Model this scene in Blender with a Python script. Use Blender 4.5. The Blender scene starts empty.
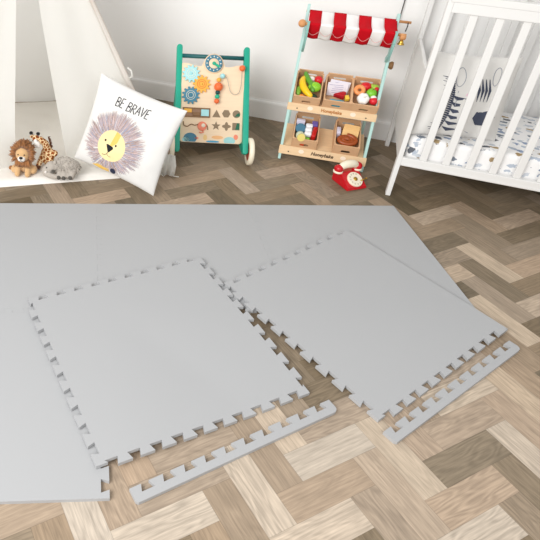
import bpy, bmesh, math, random
from mathutils import Vector, Matrix, noise
PI = math.pi
R = math.radians
rnd = random.Random(7)
scene = bpy.context.scene
COL = scene.collection

# ------------------------------------------------------------------ materials
def lin(h):
    h = h.lstrip('#')
    c = [int(h[i:i + 2], 16) / 255 for i in (0, 2, 4)]
    return tuple(((x / 12.92) if x <= 0.04045 else ((x + 0.055) / 1.055) ** 2.4) for x in c) + (1,)

MATS = {}
def mat(name, col, rough=0.6, spec=0.3, bump=0, bscale=200, metal=0, sheen=0, var=0, vscale=30, trans=0):
    if name in MATS: return MATS[name]
    m = bpy.data.materials.new(name); m.use_nodes = True
    nt = m.node_tree; b = nt.nodes['Principled BSDF']
    c = lin(col) if isinstance(col, str) else col
    b.inputs['Base Color'].default_value = c
    b.inputs['Roughness'].default_value = rough
    b.inputs['Specular IOR Level'].default_value = spec
    b.inputs['Metallic'].default_value = metal
    if sheen: b.inputs['Sheen Weight'].default_value = sheen
    tc = nt.nodes.new('ShaderNodeTexCoord')
    if var:
        n = nt.nodes.new('ShaderNodeTexNoise'); n.inputs['Scale'].default_value = vscale; n.inputs['Detail'].default_value = 4
        nt.links.new(tc.outputs['Object'], n.inputs['Vector'])
        mx = nt.nodes.new('ShaderNodeMix'); mx.data_type = 'RGBA'
        mx.inputs['A'].default_value = tuple(x * (1 - var) for x in c[:3]) + (1,)
        mx.inputs['B'].default_value = tuple(min(1, x * (1 + var)) for x in c[:3]) + (1,)
        nt.links.new(n.outputs['Fac'], mx.inputs['Factor']); nt.links.new(mx.outputs['Result'], b.inputs['Base Color'])
    if bump:
        n = nt.nodes.new('ShaderNodeTexNoise'); n.inputs['Scale'].default_value = bscale; n.inputs['Detail'].default_value = 3
        bp = nt.nodes.new('ShaderNodeBump'); bp.inputs['Strength'].default_value = bump; bp.inputs['Distance'].default_value = 0.003
        nt.links.new(tc.outputs['Object'], n.inputs['Vector'])
        nt.links.new(n.outputs['Fac'], bp.inputs['Height']); nt.links.new(bp.outputs['Normal'], b.inputs['Normal'])
    MATS[name] = m
    return m

def wood(name, col, amt=0.12, scale=14, axis='X', rough=0.5):
    if name in MATS: return MATS[name]
    m = bpy.data.materials.new(name); m.use_nodes = True
    nt = m.node_tree; b = nt.nodes['Principled BSDF']; b.inputs['Roughness'].default_value = rough
    b.inputs['Specular IOR Level'].default_value = 0.25
    c = lin(col)
    tc = nt.nodes.new('ShaderNodeTexCoord'); mp = nt.nodes.new('ShaderNodeMapping')
    mp.inputs['Scale'].default_value = {'X': (1, 12, 12), 'Y': (12, 1, 12), 'Z': (12, 12, 1)}[axis]
    n = nt.nodes.new('ShaderNodeTexNoise'); n.inputs['Scale'].default_value = scale; n.inputs['Detail'].default_value = 5
    mx = nt.nodes.new('ShaderNodeMix'); mx.data_type = 'RGBA'
    mx.inputs['A'].default_value = tuple(x * (1 - amt * 1.6) for x in c[:3]) + (1,)
    mx.inputs['B'].default_value = tuple(min(1, x * (1 + amt)) for x in c[:3]) + (1,)
    nt.links.new(tc.outputs['Object'], mp.inputs['Vector']); nt.links.new(mp.outputs['Vector'], n.inputs['Vector'])
    nt.links.new(n.outputs['Fac'], mx.inputs['Factor']); nt.links.new(mx.outputs['Result'], b.inputs['Base Color'])
    MATS[name] = m
    return m

def translucent(m, f):
    nt = m.node_tree; b = nt.nodes['Principled BSDF']; o = nt.nodes['Material Output']
    t = nt.nodes.new('ShaderNodeBsdfTranslucent'); t.inputs['Color'].default_value = b.inputs['Base Color'].default_value
    mx = nt.nodes.new('ShaderNodeMixShader'); mx.inputs[0].default_value = f
    nt.links.new(b.outputs[0], mx.inputs[1]); nt.links.new(t.outputs[0], mx.inputs[2]); nt.links.new(mx.outputs[0], o.inputs['Surface'])
WALL = mat('wall_paint', '#f3f2f0', 0.75, 0.2, bump=0.03, bscale=300)
SKIRT = mat('skirting_paint', '#eeedeb', 0.45, 0.35)
FOAM = mat('grey_foam', '#aaabac', 0.62, 0.3, bump=0.12, bscale=900, var=0.015, vscale=300)
CANVAS = mat('cream_canvas', '#f7f6f2', 0.9, 0.1, bump=0.25, bscale=500, var=0.015, vscale=40)
translucent(CANVAS, 0.55)
PADM = mat('cream_pad_fabric', '#eae6df', 0.9, 0.1, bump=0.3, bscale=80)
PILLOW = mat('white_linen', '#dfddd9', 0.9, 0.1, bump=0.3, bscale=700)
CRIBW = mat('white_crib_paint', '#e6e5e2', 0.4, 0.35)
TEAL = mat('teal_paint', '#27a58a', 0.45, 0.35, var=0.05, vscale=60)
DTEAL = mat('dark_teal_paint', '#1f5e60', 0.4, 0.4)
PALETEAL = mat('pale_aqua_paint', '#b4d8d2', 0.45, 0.3)
BIRCH = wood('birch_panel', '#efd6b6', 0.06, 10, 'X')
PINE = wood('pine_board', '#e6c79e', 0.08, 10, 'X')
CRATEW = wood('crate_plywood', '#d9b088', 0.08, 14, 'X')
KNOBW = wood('turned_beech', '#d79a66', 0.12, 12, 'X')
DARKW = wood('dark_turned_wood', '#84623f', 0.12, 12, 'X')
RED = mat('red_gloss_paint', '#c3121f', 0.32, 0.5)
REDCLOTH = mat('red_awning_cloth', '#c4101e', 0.85, 0.1, bump=0.3, bscale=500)
WHITECLOTH = mat('white_awning_cloth', '#f4f0ee', 0.85, 0.1, bump=0.3, bscale=500)
CREAMP = mat('cream_paint', '#efe6cf', 0.4, 0.4)
GOLD = mat('brass', '#c9a24a', 0.3, 0.5, metal=0.9)
BLACKM = mat('black_metal', '#2a2826', 0.4, 0.4)

# ------------------------------------------------------------------ mesh helpers
def obj(name, bm, m=None, parent=None, smooth=False, auto=None, mods=None, label=None):
    me = bpy.data.meshes.new(name)
    bmesh.ops.recalc_face_normals(bm, faces=bm.faces)
    bm.to_mesh(me); bm.free()
    for mm in (m if isinstance(m, (list, tuple)) else [m]):
        if mm: me.materials.append(mm)
    if smooth:
        for p in me.polygons: p.use_smooth = True
        if auto: 
            try: me.set_sharp_from_angle(angle=R(auto))
            except Exception: pass
    o = bpy.data.objects.new(name, me); COL.objects.link(o)
    if parent: o.parent = parent
    if label: o['label'] = label
    return o

def tag(o, label, cat, group=None):
    o['label'] = label; o['category'] = cat
    if group: o['group'] = group
    return o

def thing(name, label, cat, loc=(0, 0, 0), rz=0, group=None, M=None):
    o = bpy.data.objects.new(name, None); COL.objects.link(o)
    o.empty_display_size = 0.03
    if M is not None: o.matrix_world = M
    else:
        o.location = loc; o.rotation_euler = (0, 0, rz)
    return tag(o, label, cat, group)

def structure(o):
    o['kind'] = 'structure'; return o

def box(bm, c, s, M=None, bev=0, seg=2):
    g = bmesh.new()
    bmesh.ops.create_cube(g, size=1)
    for v in g.verts: v.co = Vector((v.co.x * s[0], v.co.y * s[1], v.co.z * s[2]))
    if bev: bmesh.ops.bevel(g, geom=g.edges[:], offset=bev, segments=seg, affect='EDGES', profile=0.5)
    for v in g.verts: v.co += Vector(c)
    merge(bm, g, M)

def merge(bm, g, M=None, mi=None):
    mp = {}
    for v in g.verts: mp[v] = bm.verts.new((M @ v.co) if M is not None else v.co)
    for f in g.faces:
        try:
            nf = bm.faces.new([mp[v] for v in f.verts]); nf.smooth = f.smooth
            nf.material_index = f.material_index if mi is None else mi
        except ValueError: pass
    g.free()

def tube(bm, pts, r, seg=10, M=None, caps=True, mi=0):
    pts = [Vector(p) for p in pts]; n = len(pts)
    rs = r if isinstance(r, (list, tuple)) else [r] * n
    rings = []; ref = None
    for i, p in enumerate(pts):
        t = (pts[min(i + 1, n - 1)] - pts[max(i - 1, 0)]).normalized()
        if ref is None:
            ref = Vector((0, 0, 1)) if abs(t.z) < 0.9 else Vector((1, 0, 0))
        a = (ref - t * ref.dot(t)).normalized(); b = t.cross(a); ref = a
        ring = []
        for k in range(seg):
            q = p + (a * math.cos(2 * PI * k / seg) + b * math.sin(2 * PI * k / seg)) * rs[i]
            ring.append(bm.verts.new((M @ q) if M is not None else q))
        rings.append(ring)
    for i in range(n - 1):
        for k in range(seg):
            f = bm.faces.new([rings[i][k], rings[i][(k + 1) % seg], rings[i + 1][(k + 1) % seg], rings[i + 1][k]]); f.smooth = True; f.material_index = mi
    if caps:
        for ring in (rings[0], rings[-1]):
            try: f = bm.faces.new(ring); f.material_index = mi
            except ValueError: pass

def ball(bm, c, r, M=None, sub=2, rot=None):
    g = bmesh.new(); bmesh.ops.create_icosphere(g, subdivisions=sub, radius=1)
    s = r if isinstance(r, (list, tuple)) else (r, r, r)
    for v in g.verts:
        q = Vector((v.co.x * s[0], v.co.y * s[1], v.co.z * s[2]))
        if rot is not None: q = rot @ q
        v.co = q + Vector(c)
    for f in g.faces: f.smooth = True
    merge(bm, g, M)

def prism(bm, poly, z0, z1, M=None, bev=0):
    g = bmesh.new()
    vs = [g.verts.new((p[0], p[1], z0)) for p in poly]
    f = g.faces.new(vs)
    ret = bmesh.ops.extrude_face_region(g, geom=[f])
    for v in [e for e in ret['geom'] if isinstance(e, bmesh.types.BMVert)]: v.co.z = z1
    bmesh.ops.recalc_face_normals(g, faces=g.faces)
    if bev:
        es = [e for e in g.edges if abs(e.verts[0].co.z - e.verts[1].co.z) < 1e-7]
        bmesh.ops.bevel(g, geom=es, offset=bev, segments=2, affect='EDGES', profile=0.5)
    merge(bm, g, M)

def lathe(bm, prof, M=None, seg=24, caps=True):
    rings = []
    for r, z in prof:
        if r < 1e-6:
            q = Vector((0, 0, z)); rings.append([bm.verts.new(M @ q if M is not None else q)])
        else:
            ring = []
            for k in range(seg):
                q = Vector((r * math.cos(2 * PI * k / seg), r * math.sin(2 * PI * k / seg), z))
                ring.append(bm.verts.new(M @ q if M is not None else q))
            rings.append(ring)
    for a, b in zip(rings[:-1], rings[1:]):
        for k in range(seg):
            vs = [a[k % len(a)], a[(k + 1) % len(a)], b[(k + 1) % len(b)], b[k % len(b)]]
            vs = list(dict.fromkeys(vs))
            if len(vs) > 2: f = bm.faces.new(vs); f.smooth = True
    for ring in ((rings[0], rings[-1]) if caps else ()):
        if len(ring) > 2:
            try: bm.faces.new(ring)
            except ValueError: pass

def circle(n, r, cx=0, cy=0, ry=None, a0=0):
    ry = r if ry is None else ry
    return [(cx + r * math.cos(a0 + 2 * PI * k / n), cy + ry * math.sin(a0 + 2 * PI * k / n)) for k in range(n)]

def rrect(x0, y0, x1, y1, r, n=5):
    out = []
    for cx, cy, a in ((x1 - r, y1 - r, 0), (x0 + r, y1 - r, 90), (x0 + r, y0 + r, 180), (x1 - r, y0 + r, 270)):
        for k in range(n + 1): out.append((cx + r * math.cos(R(a + 90 * k / n)), cy + r * math.sin(R(a + 90 * k / n))))
    return out

def text_bm(s, size, M, depth=0.0004, shear=0, align='CENTER', bold=0, fn=None):
    cu = bpy.data.curves.new('lettering', 'FONT'); cu.body = s; cu.size = size; cu.align_x = align; cu.align_y = 'CENTER'
    cu.extrude = depth; cu.shear = shear; cu.offset = bold; cu.resolution_u = 3
    t = bpy.data.objects.new('lettering', cu); COL.objects.link(t)
    dg = bpy.context.evaluated_depsgraph_get(); dg.update()
    me = bpy.data.meshes.new_from_object(t.evaluated_get(dg))
    bpy.data.objects.remove(t); bpy.data.curves.remove(cu)
    g = bmesh.new(); g.from_mesh(me); bpy.data.meshes.remove(me)
    for v in g.verts:
        v.co = fn(v.co) if fn else M @ v.co
    return g

def frame(o, x, y):
    """matrix from origin o, x axis and approximate y axis"""
    x = Vector(x).normalized(); y = Vector(y); y = (y - x * x.dot(y)).normalized(); z = x.cross(y)
    m = Matrix.Identity(4)
    for i in range(3): m[i][0], m[i][1], m[i][2], m[i][3] = x[i], y[i], z[i], o[i]
    return m

def local(parent, M): return parent.matrix_world.inverted() @ M
def TR(loc, rz): return Matrix.Translation(loc) @ Matrix.Rotation(rz, 4, 'Z')

# ------------------------------------------------------------------ room shell
VW = 1.685       # back wall plane
def quad(name, pts, m):
    bm = bmesh.new(); bm.faces.new([bm.verts.new(p) for p in pts]); return structure(obj(name, bm, m))
bm = bmesh.new(); box(bm, (0.45, VW + 0.06, 1.2), (5.3, 0.1, 2.4)); structure(obj('wall_back', bm, WALL))
bm = bmesh.new()
prof = [(0, 0), (-0.012, 0), (-0.012, 0.085), (-0.010, 0.093), (-0.005, 0.098), (-0.004, 0.103), (0, 0.104)]
a = [bm.verts.new((-2.2, VW + 0.0101 + p[0] + 0.002, p[1])) for p in prof]; b = [bm.verts.new((3.1, VW + 0.0101 + p[0] + 0.002, p[1])) for p in prof]
for k in range(len(prof) - 1): bm.faces.new([a[k], b[k], b[k + 1], a[k + 1]])
bm.faces.new(a); bm.faces.new(b[::-1])
structure(obj('baseboard_back', bm, SKIRT))

# herringbone vinyl floor: one quad per plank, tone (with shade of the back floor) and grain in attributes
WA, WB, A0, B0 = 0.0757, 0.0745, 0.141, 0.622
S2 = 2 ** -0.5
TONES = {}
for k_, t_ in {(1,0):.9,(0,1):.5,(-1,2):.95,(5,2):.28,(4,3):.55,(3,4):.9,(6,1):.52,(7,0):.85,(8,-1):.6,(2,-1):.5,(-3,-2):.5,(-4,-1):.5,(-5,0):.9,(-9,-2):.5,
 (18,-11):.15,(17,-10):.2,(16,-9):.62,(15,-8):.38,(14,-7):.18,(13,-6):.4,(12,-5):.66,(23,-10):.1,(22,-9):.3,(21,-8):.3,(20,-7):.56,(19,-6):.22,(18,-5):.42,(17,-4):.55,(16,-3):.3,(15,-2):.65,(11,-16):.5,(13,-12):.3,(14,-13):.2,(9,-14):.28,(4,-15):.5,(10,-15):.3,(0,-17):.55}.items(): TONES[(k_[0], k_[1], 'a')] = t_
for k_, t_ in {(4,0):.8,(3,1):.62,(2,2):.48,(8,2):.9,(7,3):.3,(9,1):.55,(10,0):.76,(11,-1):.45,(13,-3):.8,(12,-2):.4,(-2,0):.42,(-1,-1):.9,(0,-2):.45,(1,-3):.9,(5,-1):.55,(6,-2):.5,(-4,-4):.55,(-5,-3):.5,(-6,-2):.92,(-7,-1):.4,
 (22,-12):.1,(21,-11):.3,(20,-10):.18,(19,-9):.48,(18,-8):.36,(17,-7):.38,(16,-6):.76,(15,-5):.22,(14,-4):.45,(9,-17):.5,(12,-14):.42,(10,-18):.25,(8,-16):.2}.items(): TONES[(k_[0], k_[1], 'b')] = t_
def floor():
    bm = bmesh.new(); uvl = bm.loops.layers.uv.new('grain'); uve = bm.loops.layers.uv.new('edge')
    cl = bm.loops.layers.float_color.new('tone')
    fr = random.Random(11)
    seen = set()
    for i in range(-60, 62):
        for j in range(-60, 62):
            k = (i + j - 1) % 6
            if k < 3: key = (i - k, j, 'a')
            else: key = (i, j - (k - 3), 'b')
            if key in seen: continue
            seen.add(key)
            ii, jj, o = key
            na, nb = (3, 1) if o == 'a' else (1, 3)
            a0, b0 = A0 + ii * WA, B0 + jj * WB; a1, b1 = a0 + na * WA, b0 + nb * WB
            ca, cb = (a0 + a1) / 2, (b0 + b1) / 2
            u, v = (ca + cb) * S2, (ca - cb) * S2
            t = min(1, max(0, fr.gauss(0.24, 0.14))); h = fr.random(); ox, oy = fr.random() * 40, fr.random() * 40; fl = 0.15 + 0.85 * fr.random()  # random per plank; low mean puts the back floor's dimmer light into the colour
            if not (-1.9 < u < 2.5 and -2.4 < v < VW + 0.12): continue
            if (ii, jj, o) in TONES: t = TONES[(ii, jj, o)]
            cs = [(a0, b0), (a1, b0), (a1, b1), (a0, b1)]
            vs = [bm.verts.new(((p + q) * S2, (p - q) * S2, 0)) for p, q in cs]
            f = bm.faces.new(vs)
            L = 0.2265; W = 0.0755
            uvs = [(0, 0), (L, 0), (L, W), (0, W)] if o == 'a' else [(0, W), (0, 0), (L, 0), (L, W)]
            for lp, (x, y) in zip(f.loops, uvs):
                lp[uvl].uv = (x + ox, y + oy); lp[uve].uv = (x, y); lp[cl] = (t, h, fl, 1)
    m = bpy.data.materials.new('vinyl_herringbone'); m.use_nodes = True
    nt = m.node_tree; N = nt.nodes; Lk = nt.links; b = N['Principled BSDF']
    def node(t, **kw):
        n = N.new(t)
        for k, v in kw.items(): setattr(n, k, v)
        return n
    uv = node('ShaderNodeUVMap', uv_map='grain'); ed = node('ShaderNodeUVMap', uv_map='edge')
    at = node('ShaderNodeAttribute', attribute_name='tone'); sep = node('ShaderNodeSeparateColor'); Lk.new(at.outputs['Color'], sep.inputs['Color'])
    # base plank tone
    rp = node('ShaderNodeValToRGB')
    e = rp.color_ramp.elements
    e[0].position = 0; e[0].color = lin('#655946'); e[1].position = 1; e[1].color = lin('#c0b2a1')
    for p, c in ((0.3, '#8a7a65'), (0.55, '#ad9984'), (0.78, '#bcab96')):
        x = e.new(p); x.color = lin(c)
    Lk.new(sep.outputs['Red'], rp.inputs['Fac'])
    # hue: greyish to warm
    mg = node('ShaderNodeMix', data_type='RGBA', blend_type='MULTIPLY'); mg.inputs['Factor'].default_value = 1
    hr = node('ShaderNodeValToRGB'); hr.color_ramp.elements[0].color = (0.95, 0.985, 1.03, 1); hr.color_ramp.elements[1].color = (1.015, 0.985, 0.95, 1)
    Lk.new(sep.outputs['Green'], hr.inputs['Fac']); Lk.new(rp.outputs['Color'], mg.inputs['A']); Lk.new(hr.outputs['Color'], mg.inputs['B'])
    # fine straight grain
    mp = node('ShaderNodeMapping'); mp.inputs['Scale'].default_value = (9, 190, 1); Lk.new(uv.outputs['UV'], mp.inputs['Vector'])
    n1 = node('ShaderNodeTexNoise'); n1.inputs['Scale'].default_value = 1; n1.inputs['Detail'].default_value = 6; n1.inputs['Roughness'].default_value = 0.65
    Lk.new(mp.outputs['Vector'], n1.inputs['Vector'])
    # cathedral grain: distorted bands
    mp2 = node('ShaderNodeMapping'); mp2.inputs['Scale'].default_value = (5, 26, 1); Lk.new(uv.outputs['UV'], mp2.inputs['Vector'])
    n2 = node('ShaderNodeTexNoise'); n2.inputs['Scale'].default_value = 1.0; n2.inputs['Detail'].default_value = 1.5; Lk.new(mp2.outputs['Vector'], n2.inputs['Vector'])
    mm = node('ShaderNodeMath', operation='MULTIPLY'); mm.inputs[1].default_value = 62; Lk.new(n2.outputs['Fac'], mm.inputs[0])
    sn = node('ShaderNodeMath', operation='SINE'); Lk.new(mm.outputs[0], sn.inputs[0])
    cg = node('ShaderNodeMath', operation='MULTIPLY'); Lk.new(sn.outputs[0], cg.inputs[0]); Lk.new(sep.outputs['Blue'], cg.inputs[1])
    s1 = node('ShaderNodeMath', operation='MULTIPLY_ADD'); s1.inputs[1].default_value = 0.11; Lk.new(cg.outputs[0], s1.inputs[0])
    n1s = node('ShaderNodeMapRange'); n1s.inputs['From Min'].default_value = 0.25; n1s.inputs['From Max'].default_value = 0.75; n1s.inputs['To Min'].default_value = 0.70; n1s.inputs['To Max'].default_value = 1.24
    Lk.new(n1.outputs['Fac'], n1s.inputs['Value']); Lk.new(n1s.outputs['Result'], s1.inputs[2])
    # broad mottling
    mp3 = node('ShaderNodeMapping'); mp3.inputs['Scale'].default_value = (14, 30, 1); Lk.new(uv.outputs['UV'], mp3.inputs['Vector'])
    n3 = node('ShaderNodeTexNoise'); n3.inputs['Scale'].default_value = 1; n3.inputs['Detail'].default_value = 2; Lk.new(mp3.outputs['Vector'], n3.inputs['Vector'])
    n3s = node('ShaderNodeMapRange'); n3s.inputs['From Min'].default_value = 0.3; n3s.inputs['From Max'].default_value = 0.7; n3s.inputs['To Min'].default_value = 0.92; n3s.inputs['To Max'].default_value = 1.07
    Lk.new(n3.outputs['Fac'], n3s.inputs['Value'])
    s2 = node('ShaderNodeMath', operation='MULTIPLY'); Lk.new(s1.outputs[0], s2.inputs[0]); Lk.new(n3s.outputs['Result'], s2.inputs[1])
    # dark joint round each plank
    sx = node('ShaderNodeSeparateXYZ'); Lk.new(ed.outputs['UV'], sx.inputs['Vector'])
    def edge(out, L):
        d = node('ShaderNodeMath', operation='SUBTRACT'); d.inputs[0].default_value = L; Lk.new(out, d.inputs[1])
        mn = node('ShaderNodeMath', operation='MINIMUM'); Lk.new(out, mn.inputs[0]); Lk.new(d.outputs[0], mn.inputs[1]); return mn
    ex = edge(sx.outputs['X'], 0.2265); ey = edge(sx.outputs['Y'], 0.0755)
    mn = node('ShaderNodeMath', operation='MINIMUM'); Lk.new(ex.outputs[0], mn.inputs[0]); Lk.new(ey.outputs[0], mn.inputs[1])
    er = node('ShaderNodeMapRange'); er.inputs['From Min'].default_value = 0.0002; er.inputs['From Max'].default_value = 0.0011; er.inputs['To Min'].default_value = 0.72; er.inputs['To Max'].default_value = 1
    Lk.new(mn.outputs[0], er.inputs['Value'])
    s3 = node('ShaderNodeMath', operation='MULTIPLY'); Lk.new(s2.outputs[0], s3.inputs[0]); Lk.new(er.outputs['Result'], s3.inputs[1])
    fin = node('ShaderNodeVectorMath', operation='SCALE'); Lk.new(mg.outputs['Result'], fin.inputs[0]); Lk.new(s3.outputs[0], fin.inputs['Scale'])
    Lk.new(fin.outputs['Vector'], b.inputs['Base Color'])
    b.inputs['Roughness'].default_value = 0.55; b.inputs['Specular IOR Level'].default_value = 0.25
    bp = node('ShaderNodeBump'); bp.inputs['Strength'].default_value = 0.12; bp.inputs['Distance'].default_value = 0.001
    Lk.new(s2.outputs[0], bp.inputs['Height']); Lk.new(bp.outputs['Normal'], b.inputs['Normal'])
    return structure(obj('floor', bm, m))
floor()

# ------------------------------------------------------------------ foam mats
AL = R(23.4)
MATM = TR((0, 0, 0), AL)
HS, TD, PITCH, WM, WBT = 0.29, 0.0190, 0.058, 0.020, 0.033
SLOTS = [-0.2696 + PITCH * k for k in range(10)]
THK = 0.0102
def side_pts(kind, off):
    """offsets outward of the inner line along s, ccw"""
    if kind == 'smooth': return []
    out = []
    for c in (SLOTS if kind == 'teeth' else [-q for q in reversed(SLOTS)]):
        if kind == 'teeth': out += [(c - WM / 2, TD), (c - WBT / 2, 0), (c + WBT / 2, 0), (c + WM / 2, TD)]
        else: out += [(c - WM / 2 + 0.0003, 0.0012), (c - WBT / 2 + 0.0003, 0.0197), (c + WBT / 2 - 0.0003, 0.0197), (c + WM / 2 - 0.0003, 0.0012)]
    return out
def tile_outline(sides, cut=False):
    offs = []
    for k, o in sides: offs.append({'teeth': TD, 'comp': 0.0012, 'smooth': o}[k])
    pts = []
    for n, (k, o) in enumerate(sides):
        ang = n * PI / 2 - PI / 2     # outward normal: bottom, right, top, left
        nx, ny = math.cos(ang), math.sin(ang); dx, dy = -ny, nx
        pv = offs[n - 1] * (0.35 if False else 1)
        h0 = offs[n] * (0.35 if cut and k == 'teeth' else 1)
        seq = [(-(HS + pv), h0)] + side_pts(k, o)
        if cut and k == 'teeth': seq[1] = (SLOTS[0] - WM / 2, h0)
        if cut and k == 'teeth' and sides[(n + 1) % 4][0] == 'smooth': seq.append((HS + offs[(n + 1) % 4] - 0.004, TD)); seq.append((HS + offs[(n + 1) % 4] - 0.003, TD * 0.5))
        for s, h in seq: pts.append((s * dx + (HS + h) * nx, s * dy + (HS + h) * ny))
    return pts
def tile(name, sides, loc, rz, label, cat, group=None, drape=None, rib=False, m=FOAM):
    bm = bmesh.new()
    prism(bm, tile_outline(sides, bool(drape)), 0, THK)
    M = TR(loc, rz)
    if drape:
        bmesh.ops.triangulate(bm, faces=[f for f in bm.faces if abs(f.normal.z) > 0.5])
        for ax in (0, 1):
            n = Vector((1, 0, 0)) if ax == 0 else Vector((0, 1, 0))
            for k in range(-11, 12):
                bmesh.ops.bisect_plane(bm, geom=bm.verts[:] + bm.edges[:] + bm.faces[:], plane_co=n * (k * 0.027 + 0.001), plane_no=n, dist=1e-6)
        for v in bm.verts:
            w = MATM.inverted() @ (M @ Vector((v.co.x, v.co.y, 0)))
            v.co.z += drape(w.x, w.y)
    o = obj(name, bm, m, smooth=bool(drape), auto=35)
    o.location = loc; o.rotation_euler = (0, 0, rz)
    return tag(o, label, cat, group)

def matpos(x, y, z=0): return tuple(MATM @ Vector((x, y, z)))
G = 'foam tiles laid as a mat'
def smoothstep(a, b, x):
    t = min(1, max(0, (x - a) / (b - a))); return t * t * (3 - 2 * t)
SM = ('smooth', 0.0097)
# sides: bottom, right, top, left
tile('foam_tile', [SM, ('teeth', 0), ('comp', 0), SM], matpos(-0.3, -0.3), AL, 'grey foam tile nearest the camera on the far left, its front edge bordering bare planks', 'foam tile', G)
tile('foam_tile', [('teeth', 0), ('teeth', 0), SM, SM], matpos(-0.3, 0.3), AL, 'grey foam tile laid in front of the tent opening and plush toys', 'foam tile', G)
tile('foam_tile', [('teeth', 0), ('teeth', 0), SM, ('comp', 0)], matpos(0.3, 0.3), AL, 'grey foam tile laid flat in front of the cushion and wooden walker', 'foam tile', G)
tile('foam_tile', [('teeth', 0), SM, SM, ('comp', 0)], matpos(0.9, 0.3), AL, 'grey foam tile laid flat nearest the red toy telephone and cot leg', 'foam tile', G)
Z1 = 0.0122
def drape1(x, y):
    q = min(x, -y)
    return Z1 * (1 - smoothstep(0.0, 0.42, q - 0.004)) + 0.0004
def drape2(x, y):
    q = max(-y, x - 1.2)
    return 0.0107 * (1 - smoothstep(0.0, 0.42, q - 0.004)) + 0.0004
T4 = ('teeth', 0)
tile('foam_tile', [T4, T4, T4, T4], (0.206, -0.067, 0), R(44.3), 'loose grey foam tile with toothed edges on all four sides, left of the loose pair', 'foam tile', 'loose foam tiles', drape1)
tile('foam_tile', [T4, ('smooth', 0.022), T4, T4], (0.749, 0.322, 0), R(54.25), 'loose grey foam tile with one smooth edge, right of the loose pair', 'foam tile', 'loose foam tiles', drape2)
def strip(p0, p1, label):
    p0, p1 = Vector(p0), Vector(p1); L = (p1 - p0).length
    # straight outer edge along local y=0, teeth towards +y
    pts = [(0.0, 0.006), (0.005, 0.0), (L - 0.014, 0.0)]
    for k in range(1, 6): pts.append((L - 0.014 + 0.014 * math.sin(R(18 * k)), 0.014 - 0.014 * math.cos(R(18 * k))))
    pts.append((L, 0.037))
    base, top = 0.0195, 0.0375
    n = 10; p = (L - 0.022) / n
    for k in range(n - 1, -1, -1):
        c = 0.011 + p * (k + 0.5)
        pts += [(c + WM / 2, top), (c + WBT / 2, base), (c - WBT / 2, base), (c - WM / 2, top)]
    pts.append((0.0, top))
    bm = bmesh.new(); prism(bm, pts, 0.0003, THK)
    o = obj('edging_strip', bm, FOAM)
    d = p1 - p0
    o.location = p0; o.rotation_euler = (0, 0, math.atan2(d.y, d.x))
    return tag(o, label, 'edging strip', 'loose edging strips')
strip((0.306, -0.536, 0), (0.711, -0.109, 0), 'narrow grey toothed edging strip lying in front of the left loose tile')
strip((0.851, -0.156, 0), (1.212, 0.331, 0), 'narrow grey toothed edging strip lying beside the right loose tile')

# ------------------------------------------------------------------ play tent
E1 = Vector((math.cos(R(33)), math.sin(R(33)), 0)); N1 = Vector((-E1.y, E1.x, 0))
TC = Vector((-0.06, 0.93, 0)); TFL = TC - E1; TBR = TC + N1 * 0.82; TBL = TFL + N1 * 0.82
TA = Vector((-0.745, 0.974, 1.2))
tent = thing('play_tent', 'tall cream canvas tent with two front flaps behind the plush toys', 'play tent', ((TC + TBL) / 2))
Mt = tent.matrix_world.copy(); Mt = Matrix.Translation((TC + TBL) / 2); Ti = Mt.inverted()
for c in (TC, TFL, TBR, TBL):
    bm = bmesh.new(); cc = c + Vector((0, 0, 0.012)); d = TA - cc; inn = (((TC + TBL) / 2) - c).normalized() * 0.012
    tube(bm, [Ti @ (cc + inn), Ti @ (cc + inn + d * 1.08)], 0.009, 10); obj('pole', bm, KNOBW, tent)
def sheet(name, P, nu, nv, m, parent, Minv, solid=0, fold=None):
    bm = bmesh.new(); g = []
    for i in range(nu + 1):
        g.append([bm.verts.new(Minv @ P(i / nu, j / nv)) for j in range(nv + 1)])
    for i in range(nu):
        for j in range(nv):
            f = bm.faces.new([g[i][j], g[i + 1][j], g[i + 1][j + 1], g[i][j + 1]]); f.smooth = True
    o = obj(name, bm, m, parent, smooth=True)
    if solid:
        s = o.modifiers.new('thickness', 'SOLIDIFY'); s.thickness = solid; s.offset = 0
    return o
def lerp(a, b, t): return a + (b - a) * t
def polyl(pts, t):
    t = min(0.99999, max(0, t)) * (len(pts) - 1); k = int(t); return lerp(pts[k], pts[k + 1], t - k)
TOP = lerp(TC, TA, 0.95) 
# right flap: from pole edge to inner edge, v = height
def pole_out(t): return lerp(TC + Vector((0.004, -0.004, 0.012)), TA, t * 0.97)
R_IN = [Vector((-0.500, 0.815, 0.022)), Vector((-0.505, 0.775, 0.18)), Vector((-0.560, 0.792, 0.442)), Vector((-0.624, 0.840, 0.679)), Vector((-0.69, 0.91, 0.95)), TA - Vector((0, 0, 0.036))]
L_IN = [Vector((-0.668, 0.672, 0.022)), Vector((-0.652, 0.650, 0.209)), Vector((-0.669, 0.711, 0.432)), Vector((-0.696, 0.794, 0.68)), Vector((-0.72, 0.885, 0.95)), TA - Vector((0, 0, 0.036))]
def bez(pts, t):
    n = len(pts) - 1; x = min(0.99999, max(0, t)) * n; k = int(x); f = x - k
    p0 = pts[max(0, k - 1)]; p1 = pts[k]; p2 = pts[k + 1]; p3 = pts[min(n, k + 2)]
    return 0.5 * ((2 * p1) + (p2 - p0) * f + (2 * p0 - 5 * p1 + 4 * p2 - p3) * f * f + (3 * p1 - p0 - 3 * p2 + p3) * f ** 3)
FN = (TA - TC).cross(E1).normalized()
if FN.y > 0: FN = -FN      # outward, towards the viewer
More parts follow.
